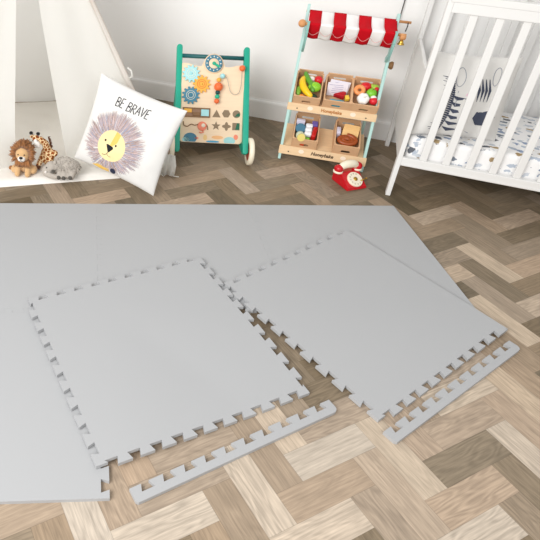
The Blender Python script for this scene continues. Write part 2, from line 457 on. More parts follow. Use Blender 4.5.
def flap(inner, pole, amp, seed):
    def P(u, v):
        a = pole(v); b = bez(inner, v)
        q = lerp(a, b, u)
        w = math.sin(PI * u)
        q = q - FN * (0.045 * (1 - v) ** 2 * w) * (1 if amp > 0 else 0.3)
        q = q + FN * abs(amp) * w * (1 - v) * (math.sin(u * 9 + v * 2.5 + seed) * 0.6 + math.sin(u * 4.5 - v * 5 + seed * 2) * 0.6)
        q = q + FN * 0.01 * w * noise.noise(Vector((u * 2 + seed, v * 3, 0)))
        return q
    return P
sheet('right_flap', flap(R_IN, pole_out, 0.011, 0.4), 30, 26, CANVAS, tent, Ti)
def pole_fl(t): return lerp(TFL + Vector((-0.003, -0.004, 0.012)), TA, t * 0.97)
sheet('left_flap', flap(L_IN, pole_fl, -0.009, 2.0), 24, 22, CANVAS, tent, Ti)
def wallp(a, b, seed):
    def P(u, v):
        q = lerp(lerp(a, b, u), TA - Vector((0, 0, 0.036)), v); q.z = max(q.z, 0.012)
        c = (TC + TBL) / 2; d = Vector((q.x - c.x, q.y - c.y, 0))
        n = noise.noise(Vector((u * 3 + seed, v * 2.5, seed))) * 0.02
        return q - d.normalized() * (abs(n)) * math.sin(PI * u)
    return P
sheet('side_panel', wallp(TC + Vector((0.003, 0.004, 0.012)), TBR, 3), 16, 12, CANVAS, tent, Ti)
sheet('back_panel', wallp(TBR, TBL, 5), 20, 12, CANVAS, tent, Ti)
sheet('side_panel', wallp(TBL, TFL, 7), 12, 12, CANVAS, tent, Ti)
# seam piping beside the right pole, and its tab
bm = bmesh.new()
pts = [pole_out(t / 24 * 0.98) + FN * 0.004 for t in range(25)]
cc = TC + Vector((0, 0, 0.012)); inn = (((TC + TBL) / 2) - TC).normalized() * 0.012
tube(bm, [Ti @ (cc + inn + (TA - cc) * (0.02 + t / 24 * 1.0)) for t in range(25)], 0.0122, 12); obj('pole_sleeve', bm, CANVAS, tent, smooth=True)
bm = bmesh.new()
pts = [lerp(p, bez(R_IN, t / 24 * .98), 0.09) + FN * 0.003 for t, p in enumerate(pts)]
tube(bm, [Ti @ p for p in pts], 0.002, 6); obj('seam', bm, CANVAS, tent)
bm = bmesh.new()
c = pole_out(0.345); tube(bm, [Ti @ (c + Vector((0.004, 0, 0.022))), Ti @ (c + Vector((0.022, 0.0, 0.010))), Ti @ (c + Vector((0.026, 0, -0.012))), Ti @ (c + Vector((0.012, 0, -0.024)))], 0.004, 6)
obj('fabric_tab', bm, CANVAS, tent)
# bunched canvas and tie at the foot of the right pole
bm = bmesh.new()
for k in range(7):
    x = k * 0.008
    tube(bm, [Ti @ (TC + Vector((-0.035 + x, -0.012 + 0.004 * math.sin(k * 2), 0.09))), Ti @ (TC + Vector((-0.03 + x * 1.1, -0.03, 0.05))), Ti @ (TC + Vector((-0.028 + x * 1.1, -0.04 - 0.006 * (k % 3), 0.010)))], [0.007, 0.010, 0.006], 8)
obj('gathered_hem', bm, CANVAS, tent, smooth=True)
bm = bmesh.new()
tube(bm, [Ti @ (TC + Vector(p)) for p in ((-0.03, -0.052, 0.012), (-0.012, -0.058, 0.006), (-0.004, -0.048, 0.013), (-0.016, -0.040, 0.018), (0.008, -0.045, 0.014), (0.03, -0.040, 0.006), (0.05, -0.035, 0.005))], 0.0022, 6)
obj('tie_cord', bm, CANVAS, tent, smooth=True)

# padded floor of the tent
bm = bmesh.new()
pc = (TC + TBL) / 2
Mp = frame((pc.x, pc.y, 0), E1, N1)
g = bmesh.new(); NX, NY = 60, 50
W2, D0, D1 = 0.485, -0.433, 0.40
def pad_z(x, y):
    ex = min(W2 - abs(x), (y - D0), (D1 - y))
    z = 0.020 * min(1, max(0, ex / 0.02)) ** 0.5
    q = noise.noise(Vector((x * 9, y * 9, 0))) * 0.006 + noise.noise(Vector((x * 22, y * 14, 3))) * 0.003
    return z + q * min(1, ex / 0.08) * (1 if y > -0.2 else max(0, (y + 0.4) / 0.2))
gv = []
for i in range(NX + 1):
    row = []
    for j in range(NY + 1):
        x = -W2 + 2 * W2 * i / NX; y = D0 + (D1 - D0) * j / NY
        row.append(g.verts.new((x, y, max(0.0006, pad_z(x, y)))))
    gv.append(row)
for i in range(NX):
    for j in range(NY): f = g.faces.new([gv[i][j], gv[i + 1][j], gv[i + 1][j + 1], gv[i][j + 1]]); f.smooth = True
pad = obj('tent_floor_pad', g, PADM); pad.matrix_world = Mp
tag(pad, 'cream padded floor mat under the plush toys inside the tent', 'floor pad')
PADZ = 0.0215

# ------------------------------------------------------------------ lion cushion
def cushion_fn(hs, T, sideb=0.06):
    def S(x, y, side=1, off=0):
        X = hs * x * (1 - sideb * (1 - y * y)); Y = hs * y * (1 - sideb * (1 - x * x))
        e = max(0, (1 - x * x)) * max(0, (1 - y * y))
        z = T * e ** 0.42
        w = (noise.noise(Vector((x * 2.2 + 5, y * 2.2, side * 3))) * 0.010 + noise.noise(Vector((x * 5, y * 4, 9 + side))) * 0.004) * e ** 0.3
        return Vector((X, Y, side * z + w * side + off))
    return S
def cushion_bm(S, n=40):
    bm = bmesh.new()
    def rr(k): 
        t = -1 + 2 * k / n; return math.sin(t * PI / 2)
    for side in (1, -1):
        g = [[bm.verts.new(S(rr(i), rr(j), side)) for j in range(n + 1)] for i in range(n + 1)]
        for i in range(n):
            for j in range(n): f = bm.faces.new([g[i][j], g[i + 1][j], g[i + 1][j + 1], g[i][j + 1]]); f.smooth = True
    bmesh.ops.remove_doubles(bm, verts=bm.verts, dist=0.0006)
    return bm
# plane of the cushion from its four corners
O = Vector((-0.061, 0.692, 0.016)); ang, sl, ro, s = -0.028, 0.23, -0.219, 0.366
w = Vector((math.cos(ang), math.sin(ang), 0)); d = Vector((-math.sin(ang), math.cos(ang), 0)); up = d * math.sin(sl) + Vector((0, 0, math.cos(sl)))
ax = w * math.cos(ro) + up * math.sin(ro); ay = -w * math.sin(ro) + up * math.cos(ro)
CM = frame(O - ax * s / 2 + ay * s / 2, ax, ay)
cush = thing('cushion', 'white square cushion printed with a lion face, leaning on the cream tent', 'cushion', M=CM)
CS = cushion_fn(s / 2 * 1.02, 0.05)
obj('cover', cushion_bm(CS), PILLOW, cush, smooth=True)
YEL = mat('printed_yellow', '#f4dda6', 0.9, 0.1, var=0.06, vscale=60); YEL2 = mat('printed_ochre', '#ebc268', 0.9, 0.1, var=0.1, vscale=60)
NAVY = mat('printed_navy', '#33384a', 0.9, 0.1); INK = mat('printed_black', '#26282e', 0.9, 0.1)
HAIR = [mat('hair_mauve', '#b5a3a4', 0.9, 0.1), mat('hair_brown', '#a08b82', 0.9, 0.1), mat('hair_blue', '#9a9cad', 0.9, 0.1), mat('hair_rose', '#cbb5b2', 0.9, 0.1)]
def decal(bm, poly, S, off=0.0006, side=1, n=1, mi=0):
    """fill a polygon drawn in cushion coordinates, conforming to the surface (fan of rings)"""
    cx = sum(p[0] for p in poly) / len(poly); cy = sum(p[1] for p in poly) / len(poly)
    rings = []
    for k in range(n, 0, -1):
        t = k / n; rings.append([bm.verts.new(S(cx + (p[0] - cx) * t, cy + (p[1] - cy) * t, side, off)) for p in poly])
    c = bm.verts.new(S(cx, cy, side, off))
    for a, b in zip(rings[:-1], rings[1:]):
        for k in range(len(poly)):
            q = (k + 1) % len(poly); f = bm.faces.new([a[k], a[q], b[q], b[k]]); f.smooth = True; f.material_index = mi
    for k in range(len(poly)):
        f = bm.faces.new([rings[-1][k], rings[-1][(k + 1) % len(poly)], c]); f.smooth = True; f.material_index = mi
def stroke(bm, pts, w, S, off=0.0007, side=1, mi=0):
    n = len(pts); L = []; Rr = []
    for i, p in enumerate(pts):
        a = pts[max(0, i - 1)]; b = pts[min(n - 1, i + 1)]; dx, dy = b[0] - a[0], b[1] - a[1]; l = math.hypot(dx, dy) or 1
        ww = w[i] if isinstance(w, (list, tuple)) else w
        nx, ny = -dy / l * ww / 2, dx / l * ww / 2
        L.append(bm.verts.new(S(p[0] + nx, p[1] + ny, side, off))); Rr.append(bm.verts.new(S(p[0] - nx, p[1] - ny, side, off)))
    for i in range(n - 1):
        f = bm.faces.new([L[i], L[i + 1], Rr[i + 1], Rr[i]]); f.material_index = mi
hr = random.Random(3)
bm = bmesh.new(); mx, my, fx, fy = -0.167, -0.234, -0.20, -0.31
for k in range(900):
    a = hr.random() * 2 * PI; r0 = hr.uniform(0.30, 0.5); L = hr.uniform(0.60, 0.75)
    if hr.random() < 0.3: r0 = hr.uniform(0.45, 0.6)
    sx, sy = fx + math.cos(a) * r0 * 0.9, fy + math.sin(a) * r0
    ex, ey = mx + math.cos(a) * L, my + math.sin(a) * L
    ex += hr.uniform(-.03, .03); ey += hr.uniform(-.03, .03)
    pts = [(sx + (ex - sx) * t, sy + (ey - sy) * t) for t in (0, 0.25, 0.5, 0.75, 1)]
    pts = [(x, y) for x, y in pts if abs(x) < 0.97 and abs(y) < 0.97]
    if len(pts) > 1: stroke(bm, pts, [0.012, 0.014, 0.012, 0.008, 0.003][:len(pts)], CS, 0.0006 + hr.random() * 0.0004, mi=hr.choice([0, 0, 1, 2, 3]))
obj('printed_mane', bm, HAIR, cush, label='printed mane of mauve and brown strokes')
bm = bmesh.new(); decal(bm, circle(40, 0.335, fx, fy, 0.375), CS, 0.0016, n=6); obj('printed_face', bm, YEL, cush, label='yellow printed face')
bm = bmesh.new()
decal(bm, [(fx + .02, fy + .37), (fx + .14, fy + .34), (fx + .10, fy + .12), (fx - .02, fy - .04), (fx - .05, fy + .0)], CS, 0.0021, n=4)
obj('printed_patch', bm, YEL2, cush, label='ochre printed stripe on the lion forehead'); bm = bmesh.new()
decal(bm, [(-.52, -.93), (-.40, -.86), (-.12, -.88), (-.10, -.96), (-.3, -.975)], CS, 0.0012, n=2)
obj('printed_patch', bm, YEL2, cush, label='ochre printed patch at the bottom edge')
bm = bmesh.new()
decal(bm, [(-.335, -.315), (-.30, -.30), (-.16, -.315), (-.14, -.35), (-.215, -.47), (-.25, -.465)], CS, 0.0024, n=3)
decal(bm, circle(10, 0.022, -.385, -.235, .028), CS, 0.0024, n=1); decal(bm, circle(10, 0.022, -.105, -.255, .028), CS, 0.0024, n=1)
stroke(bm, [(-.235, -.46), (-.255, -.53), (-.30, -.57), (-.36, -.575)], 0.012, CS, 0.0024); stroke(bm, [(-.255, -.53), (-.21, -.565), (-.15, -.57)], 0.008, CS, 0.0024)
for px in (-.41, -.43, -.05, -.03): pass
obj('printed_nose_and_eyes', bm, INK, cush, label='black printed nose, eyes and mouth')
bm = bmesh.new(); decal(bm, circle(16, 0.07, -.01, -.885), CS, 0.0016, n=2); obj('printed_dot', bm, NAVY, cush, label='navy printed dot')
# BE BRAVE in thin hand lettering
GLY = {'B': [[(0, 0), (0.05, 1)], [(0.05, 1), (.4, .95), (.42, .65), (.03, .52), (.45, .45), (.45, .1), (0, 0)]],
       'E': [[(.4, 1), (.05, .97), (0, 0), (.4, .03)], [(.03, .5), (.33, .54)]],
       'R': [[(0, 0), (.05, 1)], [(.05, 1), (.42, .92), (.4, .6), (.03, .48)], [(.12, .5), (.48, 0)]],
       'A': [[(0, 0), (.25, 1), (.5, 0)], [(.08, .35), (.42, .38)]], 'V': [[(0, 1), (.22, 0), (.48, 1)]]}
bm = bmesh.new(); x = -0.44; hh = 0.20
for ch in 'BE BRAVE':
    if ch == ' ': x += 0.06; continue
    jit = hr.uniform(-.012, .012)
    for st in GLY[ch]:
        pts = []
        for (ax_, ay_), (bx_, by_) in zip(st[:-1], st[1:]):
            for t in range(3): pts.append((ax_ + (bx_ - ax_) * t / 3, ay_ + (by_ - ay_) * t / 3))
        pts.append(st[-1])
        stroke(bm, [(x + p[0] * 0.18 + p[1] * 0.01, 0.575 + jit + p[1] * hh) for p in pts], 0.017, CS, 0.0014)
    x += 0.108
obj('lettering', bm, INK, cush, label='thin dark hand lettering')

# ------------------------------------------------------------------ plush toys
def plush_mat(name, col, var=0.2, vs=160, bump=0.8):
    return mat(name, col, 0.95, 0.05, bump=bump, bscale=260, var=var, vscale=vs, sheen=0.3)
LTAN = plush_mat('plush_tan', '#d3ab7b', 0.12); LMANE = plush_mat('plush_brown', '#9c6a41', 0.3); LWHITE = plush_mat('plush_white', '#efe9e2', 0.05)
LGREY = plush_mat('plush_grey', '#b3aba1', 0.14); LDARK = plush_mat('plush_charcoal', '#57534d', 0.1); LBLK = plush_mat('plush_black', '#1e1b1a', 0.1); LCREAM = plush_mat('plush_cream', '#f0e2c8', 0.05); LDBR = plush_mat('plush_dark_brown', '#5d3a26', 0.2)
def blobs(name, items, m, parent, vox=0.004, label=None):
    bm = bmesh.new()
    for it in items:
        if it[0] == 's': ball(bm, it[1], it[2], sub=3)
        else: tube(bm, it[1], it[2], 12); [ball(bm, it[1][k], (it[2][k] if isinstance(it[2], list) else it[2]), sub=2) for k in (0, -1)]
    o = obj(name, bm, m, parent, smooth=True)
    r = o.modifiers.new('union', 'REMESH'); r.mode = 'VOXEL'; r.voxel_size = vox; r.use_smooth_shade = True
    sm = o.modifiers.new('soft', 'SMOOTH'); sm.factor = 0.6; sm.iterations = 4
    if label: o['label'] = label
    return o
def fur(name, pts, length, r, m, parent, seed=1, label=None):
    """tufts: list of (pos, dir)"""
    g = random.Random(seed); bm = bmesh.new()
    for p, dd in pts:
        p = Vector(p); dd = Vector(dd).normalized(); L = length * g.uniform(0.7, 1.15)
        side = dd.cross(Vector((g.uniform(-1, 1), g.uniform(-1, 1), g.uniform(-1, 1)))).normalized()
        tube(bm, [p, p + dd * L * 0.55 + side * L * 0.08, p + dd * L + side * L * 0.2 - Vector((0, 0, L * 0.1))], [r, r * 0.8, r * 0.12], 5)
    return obj(name, bm, m, parent, smooth=True, label=label)

# lion, facing the camera (local -y is forward)
lion = thing('plush_lion', 'small tan plush lion with brown mane sitting leftmost on the tent floor', 'stuffed animal', (-0.610, 0.632, PADZ), R(16), 'plush animals in the tent')
lion.scale = (0.88, 0.88, 0.88)
blobs('body', [('s', (0, 0.012, 0.042), (0.036, 0.034, 0.045)), ('s', (0, -0.012, 0.105), (0.034, 0.032, 0.038)),
    ('t', [(-0.022, -0.012, 0.055), (-0.024, -0.034, 0.022), (-0.024, -0.042, 0.012)], [0.015, 0.014, 0.0135]), ('t', [(0.022, -0.012, 0.055), (0.024, -0.034, 0.022), (0.024, -0.042, 0.012)], [0.015, 0.014, 0.0135]),
    ('s', (-0.043, 0.0, 0.018), (0.02, 0.03, 0.018)), ('s', (0.043, 0.0, 0.018), (0.02, 0.03, 0.018))], LTAN, lion)
g = random.Random(5); pts = []
for k in range(420):
    a = g.uniform(0, 2 * PI); t = g.uniform(0, 1); rr = 0.031 + 0.004 * g.random()
    y = -0.024 + t * 0.045
    rad = rr * (1 - 0.25 * t)
    p = (math.cos(a) * rad, y, 0.107 + math.sin(a) * rad * 1.12)
    pts.append((p, (math.cos(a) * 1.0, 0.15 + t * 0.9 - 0.35, math.sin(a) * 1.0)))
for k in range(70):
    a = g.uniform(0, PI); pts.append(((math.cos(a) * 0.026, 0.02 + 0.01 * g.random(), 0.107 + math.sin(a) * 0.03), (math.cos(a), 0.9, math.sin(a))))
for k in range(60):
    x = g.uniform(-0.028, 0.028); pts.append(((x, -0.026, 0.078), (x * 12, -0.25, -1)))
fur('mane', pts, 0.031, 0.0042, LMANE, lion, 6, label='brown fur mane')
bm = bmesh.new(); ball(bm, (0, -0.038, 0.093), (0.019, 0.014, 0.0165)); obj('muzzle', bm, LWHITE, lion, label='white muzzle')
bm = bmesh.new(); ball(bm, (0, -0.0505, 0.1035), (0.0095, 0.006, 0.0065)); obj('nose', bm, LBLK, lion, label='black nose')
for sx in (-1, 1):
    bm = bmesh.new(); ball(bm, (sx * 0.0145, -0.041, 0.115), 0.0032); obj('eye', bm, LBLK, lion)
    bm = bmesh.new(); ball(bm, (sx * 0.030, -0.012, 0.136), (0.011, 0.006, 0.011)); obj('ear', bm, LMANE, lion)
bm = bmesh.new(); tube(bm, [(0, -0.0515, 0.097), (0, -0.053, 0.089)], 0.0009, 5); tube(bm, [(-0.009, -0.0495, 0.086), (0, -0.053, 0.089), (0.009, -0.0495, 0.086)], 0.0009, 5); obj('mouth', bm, LBLK, lion)
blobs('tail', [('t', [(-0.03, 0.03, 0.016), (-0.055, 0.02, 0.014), (-0.064, 0.0, 0.02)], [0.008, 0.008, 0.012])], LMANE, lion)

# giraffe, patch material
GP = bpy.data.materials.new('plush_giraffe_patches'); GP.use_nodes = True
nt = GP.node_tree; b = nt.nodes['Principled BSDF']; b.inputs['Roughness'].default_value = 0.95; b.inputs['Specular IOR Level'].default_value = 0.05
tc = nt.nodes.new('ShaderNodeTexCoord'); vo = nt.nodes.new('ShaderNodeTexVoronoi'); vo.feature = 'DISTANCE_TO_EDGE'; vo.inputs['Scale'].default_value = 68
cr = nt.nodes.new('ShaderNodeValToRGB'); cr.color_ramp.elements[0].position = 0.07; cr.color_ramp.elements[0].color = lin('#efd3a4'); cr.color_ramp.elements[1].position = 0.12; cr.color_ramp.elements[1].color = lin('#8f4f26')
nt.links.new(tc.outputs['Object'], vo.inputs['Vector']); nt.links.new(vo.outputs['Distance'], cr.inputs['Fac']); nt.links.new(cr.outputs['Color'], b.inputs['Base Color'])
gir = thing('plush_giraffe', 'small patched plush giraffe with black horn tips behind lion and grey toy', 'stuffed animal', (-0.560, 0.724, PADZ), R(12), 'plush animals in the tent')
gir.scale = (0.9, 0.9, 0.9)
blobs('body', [('s', (0.012, 0.005, 0.05), (0.034, 0.032, 0.048)), ('t', [(0.012, 0.0, 0.085), (0.006, -0.004, 0.118), (-0.016, -0.012, 0.138)], [0.021, 0.017, 0.016]),
    ('s', (-0.036, -0.016, 0.143), (0.0165, 0.017, 0.018)), ('s', (0.045, -0.004, 0.07), (0.02, 0.02, 0.016)),
    ('t', [(-0.01, -0.01, 0.05), (-0.022, -0.042, 0.016)], [0.014, 0.012]), ('t', [(0.032, -0.01, 0.05), (0.032, -0.042, 0.016)], [0.014, 0.012])], GP, gir)
bm = bmesh.new(); ball(bm, (-0.026, -0.031, 0.126), (0.0135, 0.012, 0.025), rot=Matrix.Rotation(R(-28), 3, 'Y')); obj('muzzle', bm, LWHITE, gir, label='white face')
for sx in (-1, 1):
    bm = bmesh.new(); tube(bm, [(-0.038 + sx * 0.011, -0.014, 0.155), (-0.040 + sx * 0.0155, -0.014, 0.166)], 0.0045, 8); obj('horn', bm, GP, gir)
    bm = bmesh.new(); ball(bm, (-0.040 + sx * 0.0165, -0.016, 0.170), (0.0095, 0.009, 0.0085)); obj('horn_tip', bm, LBLK, gir, label='black horn tip')
    bm = bmesh.new(); ball(bm, (-0.036 + sx * 0.022, -0.010, 0.148), (0.009, 0.004, 0.006), rot=Matrix.Rotation(R(-sx * 25), 3, 'Y')); obj('ear', bm, GP, gir)
    bm = bmesh.new(); ball(bm, (-0.034 + sx * 0.0105, -0.036, 0.143), 0.0024); obj('eye', bm, LBLK, gir)
    bm = bmesh.new(); ball(bm, ((-0.022 if sx < 0 else 0.032), -0.046, 0.0125), (0.014, 0.014, 0.0125)); obj('hoof', bm, LDBR, gir, label='dark brown foot')
g = random.Random(9)
fur('mane', [((0.014 + 0.012 * (1 - t / 30), 0.012 + 0.002 * g.random(), 0.09 + 0.055 * t / 30), (0.8, 0.5, 0.3)) for t in range(30)], 0.012, 0.003, LDBR, gir, 2)

# grey plush lying to the left
ele = thing('plush_rhinoceros', 'grey shaggy plush toy with pale horn lying rightmost on the tent floor', 'stuffed animal', (-0.463, 0.684, PADZ), R(8), 'plush animals in the tent')
ele.scale = (0.86, 0.86, 0.86)
blobs('body', [('s', (0.022, 0.0, 0.047), (0.060, 0.040, 0.043)), ('s', (0.058, 0.004, 0.040), (0.032, 0.034, 0.034)), ('s', (-0.045, -0.016, 0.042), (0.030, 0.028, 0.028)), ('s', (-0.062, -0.030, 0.030), (0.026, 0.024, 0.024)),
    ('t', [(-0.066, -0.045, 0.020), (-0.04, -0.056, 0.015), (-0.01, -0.058, 0.013)], [0.017, 0.014, 0.012]),
    ('t', [(0.0, -0.02, 0.03), (0.006, -0.048, 0.015)], [0.018, 0.014]), ('t', [(0.022, -0.02, 0.03), (0.028, -0.05, 0.015)], [0.017, 0.014]), ('t', [(0.062, -0.02, 0.032), (0.062, -0.048, 0.020)], [0.02, 0.017])], LGREY, ele)
pts = []; g = random.Random(12)
for k in range(520):
    th = g.uniform(0, 2 * PI); ph = g.uniform(-0.2, 1); n = Vector((math.cos(th) * math.sqrt(1 - min(1, ph * ph)), math.sin(th) * math.sqrt(1 - min(1, ph * ph)), ph))
    if g.random() < .7: p = Vector((0.022, 0, 0.047)) + Vector((n.x * 0.058, n.y * 0.038, n.z * 0.041))
    else: p = Vector((0.058, .004, .040)) + Vector((n.x * 0.030, n.y * 0.032, n.z * 0.033))
    if p.z < 0.012: continue
    pts.append((p, n + Vector((0.6, 0, -0.7))))
fur('shaggy_coat', pts, 0.012, 0.003, LGREY, ele, 4)
bm = bmesh.new(); tube(bm, [(-0.062, -0.052, 0.028), (-0.060, -0.060, 0.033), (-0.056, -0.064, 0.041)], [0.0085, 0.006, 0.002], 8); ball(bm, (-0.062, -0.052, 0.028), 0.0085); obj('horn', bm, LWHITE, ele, label='pale horn')
for x, z in ((-0.060, 0.050),): 
    bm = bmesh.new(); ball(bm, (x, -0.046, z), 0.0032); obj('eye', bm, LBLK, ele)
for sx in (0, 1):
    bm = bmesh.new(); ball(bm, (-0.026, -0.024 + sx * 0.035, 0.070), (0.010, 0.006, 0.013)); obj('ear', bm, LGREY, ele)
bm = bmesh.new(); ball(bm, (-0.028, -0.043, 0.034), (0.010, 0.005, 0.009)); obj('ear_lining', bm, LDARK, ele, label='charcoal ear lining')
for x, z in ((0.004, 0.013), (0.029, 0.014), (0.062, 0.021)):
    bm = bmesh.new(); ball(bm, (x, -0.060, z), (0.011, 0.007, 0.0115)); obj('foot_pad', bm, LDARK, ele, label='charcoal foot pad')

# ------------------------------------------------------------------ wooden activity walker
WX, WY, WANG, WWD = 0.068, 1.112, 0.342, 0.306
walk = thing('push_walker', 'wooden baby walker with teal posts and an activity board of gears and beads', 'push walker', (WX, WY, 0), WANG)
hw = WWD / 2
PT = (Vector((0, -0.034, 0.062)), Vector((0, 0.274, 0.438)))     # post line
for sx in (-1, 1):
    bm = bmesh.new()
    pd = (PT[1] - PT[0]).normalized()
    Mq = frame((sx * hw, PT[0].y, PT[0].z), (1, 0, 0), pd)
    L = (PT[1] - PT[0]).length
    prof = rrect(-0.013, -0.010, 0.013, L, 0.0125, 6)
    prism(bm, [(q[0] * 1.0, q[1]) for q in prof], -0.013, 0.013, frame((sx * hw, PT[0].y, PT[0].z), (1, 0, 0), pd), 0.004)
    obj('post', bm, TEAL, walk, smooth=True, auto=40)
    bm = bmesh.new(); box(bm, (sx * (hw - 0.004), 0.11, 0.064), (0.018, 0.28, 0.03), bev=0.004); obj('side_rail', bm, TEAL, walk)
    bm = bmesh.new(); box(bm, (sx * (hw - 0.004), 0.245, 0.16), (0.018, 0.03, 0.21), bev=0.004); obj('rear_upright', bm, TEAL, walk)
    for wy in (-0.022, 0.225):
        bm = bmesh.new(); Mw = Matrix.Translation((sx * (hw + 0.023), wy, 0.0615)) @ Matrix.Rotation(PI / 2, 4, 'Y')
        lathe(bm, [(0.042, -0.010), (0.057, -0.011), (0.0615, -0.007), (0.0615, 0.007), (0.057, 0.011), (0.042, 0.010), (0.042, -0.010)], Mw, 36, False)
        o = obj('wheel', bm, CREAMP, walk, smooth=True, auto=50, label='cream rimmed wheel')
        bm = bmesh.new(); lathe(bm, [(0, -0.007), (0.0425, -0.007), (0.0425, 0.007), (0, 0.007)], Mw, 30); obj('hub', bm, mat('terracotta_hub', '#b4523a', 0.5, 0.3), o, label='terracotta wheel disc')
        bm = bmesh.new(); lathe(bm, [(0, 0.0125 * -sx), (0.009, 0.012 * -sx), (0.010, -0.012 * sx), (0.010, 0.012 * sx), (0.006, 0.016 * sx), (0, 0.017 * sx)], Mw, 16); obj('hub_cap', bm, TEAL, o)
bm = bmesh.new()
tube(bm, [(-hw - 0.02, 0.225, 0.0615), (hw + 0.02, 0.225, 0.0615)], 0.006, 10)
obj('axle', bm, KNOBW, walk)
for sx in (-1, 1):
    bm = bmesh.new(); tube(bm, [(sx * (hw - 0.012), -0.022, 0.0615), (sx * (hw + 0.02), -0.022, 0.0615)], 0.006, 10); obj('axle', bm, TEAL, walk)
bm = bmesh.new(); hp = PT[0].lerp(PT[1], 0.895); tube(bm, [(-hw, hp.y, hp.z), (hw, hp.y, hp.z)], 0.0095, 16); obj('handle_bar', bm, DTEAL, walk)
bm = bmesh.new(); box(bm, (0, 0.165, 0.076), (WWD - 0.03, 0.17, 0.010)); obj('tray', bm, BIRCH, walk)
# activity panel
PB = Vector((0, 0.005, 0.083)); PTOP = Vector((0, 0.201, 0.386)); py = (PTOP - PB).normalized()
PM = frame(PB, (1, 0, 0), py)        # z axis points out of the face towards the viewer
PL = 0.361; PW = 0.141
def wavy_top():
    out = []
    for k in range(0, 33):
        x = PW - 2 * PW * k / 32
        y = PL - 0.012 + 0.006 * math.cos(x / PW * 2.2 * PI)
        if abs(x) < 0.055: y = max(y, 0.352 + math.sqrt(max(0, 0.046 ** 2 - x * x)) * 1.0 if abs(x) < 0.046 else y)
        out.append((x, y))
    return out
outl = rrect(-PW, 0, PW, 0.3, 0.016)
poly = [p for p in outl if p[1] < 0.2]           # bottom corners, ccw from left-bottom
poly = [(-PW, 0.016)] + [p for p in poly] + [(PW, 0.016)]
poly = []
for k in range(6): poly.append((-PW + 0.016 - 0.016 * math.cos(R(18 * k)), 0.016 - 0.016 * math.sin(R(18 * k))))
for k in range(6): poly.append((PW - 0.016 + 0.016 * math.sin(R(18 * k)), 0.016 - 0.016 * math.cos(R(18 * k))))
poly += wavy_top()
bm = bmesh.new(); prism(bm, poly, -0.010, 0, PM); panel = obj('activity_board', bm, BIRCH, walk)
def gear_poly(r, n, d, rot=0):
    out = []
    for k in range(n):
        for f, rr in ((0.0, r - d), (0.22, r - d), (0.34, r), (0.66, r), (0.78, r - d)):
            a = rot + 2 * PI * (k + f) / n; out.append((rr * math.cos(a), rr * math.sin(a)))
    return out
def on_panel(x, y, z=0): return PM @ Matrix.Translation((x, y, z))
C_CYAN = mat('pale_cyan_paint', '#a9dcdf', 0.5, 0.3); C_YEL = mat('amber_paint', '#eab04c', 0.5, 0.3); C_BLUE = mat('slate_blue_paint', '#4b8299', 0.5, 0.3)
C_OR = mat('orange_paint', '#ea6f3c', 0.45, 0.35); C_DG = mat('dark_green_paint', '#1c4747', 0.5, 0.3); C_GR = mat('green_paint', '#2fb08a', 0.5, 0.3); C_CORAL = mat('coral_paint', '#ef8a6e', 0.5, 0.3)
C_HOLE = mat('slot_shadow_wood', '#8d7a63', 0.7, 0.2); C_BRN = mat('walnut_slot', '#8a6a4c', 0.6, 0.2)
for x, y, m, rot, cn in ((-0.100, 0.306, C_CYAN, 0.1, 'pale cyan gear'), (-0.051, 0.261, C_YEL, 0.25, 'amber gear'), (-0.098, 0.209, C_BLUE, 0.0, 'slate blue gear')):
    bm = bmesh.new(); prism(bm, gear_poly(0.040, 12, 0.009, rot), 0.003, 0.010, on_panel(x, y), 0.001); go = obj('gear', bm, m, panel, label=cn)
    bm = bmesh.new()
    for rr in (0.012, 0.020): 
        tube(bm, [on_panel(x, y, 0.0105) @ Vector((rr * math.cos(a * PI / 12), rr * math.sin(a * PI / 12), 0)) for a in range(25)], 0.0011, 5)
    obj('gear_ring', bm, CREAMP if m != C_YEL else C_OR, panel)
    bm = bmesh.new(); lathe(bm, [(0.005, -0.002), (0.005, 0.012), (0, 0.0135)], on_panel(x, y), 12); obj('gear_pin', bm, m, panel)
# clock
bm = bmesh.new(); lathe(bm, [(0, -0.001), (0.044, -0.001), (0.044, 0.006), (0, 0.0065)], on_panel(0, 0.356), 40); clk = obj('clock_backing', bm, BIRCH, panel)
bm = bmesh.new(); lathe(bm, [(0.0235, 0.0066), (0.0235, 0.008), (0.039, 0.008), (0.039, 0.0062)], on_panel(0, 0.356), 40, False); obj('clock_dial', bm, C_BLUE, panel, label='blue clock dial ring')
bm = bmesh.new()
for k in range(12):
    a = k * PI / 6
    prism(bm, rrect(-0.0019, -0.0032, 0.0019, 0.0032, 0.0012, 3), 0.008, 0.0086, on_panel(0.031 * math.cos(a), 0.356 + 0.031 * math.sin(a)) @ Matrix.Rotation(a - PI / 2, 4, 'Z'))
obj('clock_marks', bm, CREAMP, panel)
bm = bmesh.new(); prism(bm, rrect(-0.006, -0.005, 0.030, 0.005, 0.0045), 0.009, 0.013, on_panel(0, 0.356) @ Matrix.Rotation(R(-32), 4, 'Z')); lathe(bm, [(0.0075, 0.008), (0.0075, 0.014), (0, 0.0145)], on_panel(0, 0.356), 16); obj('clock_hand', bm, C_GR, panel, label='green clock hand')
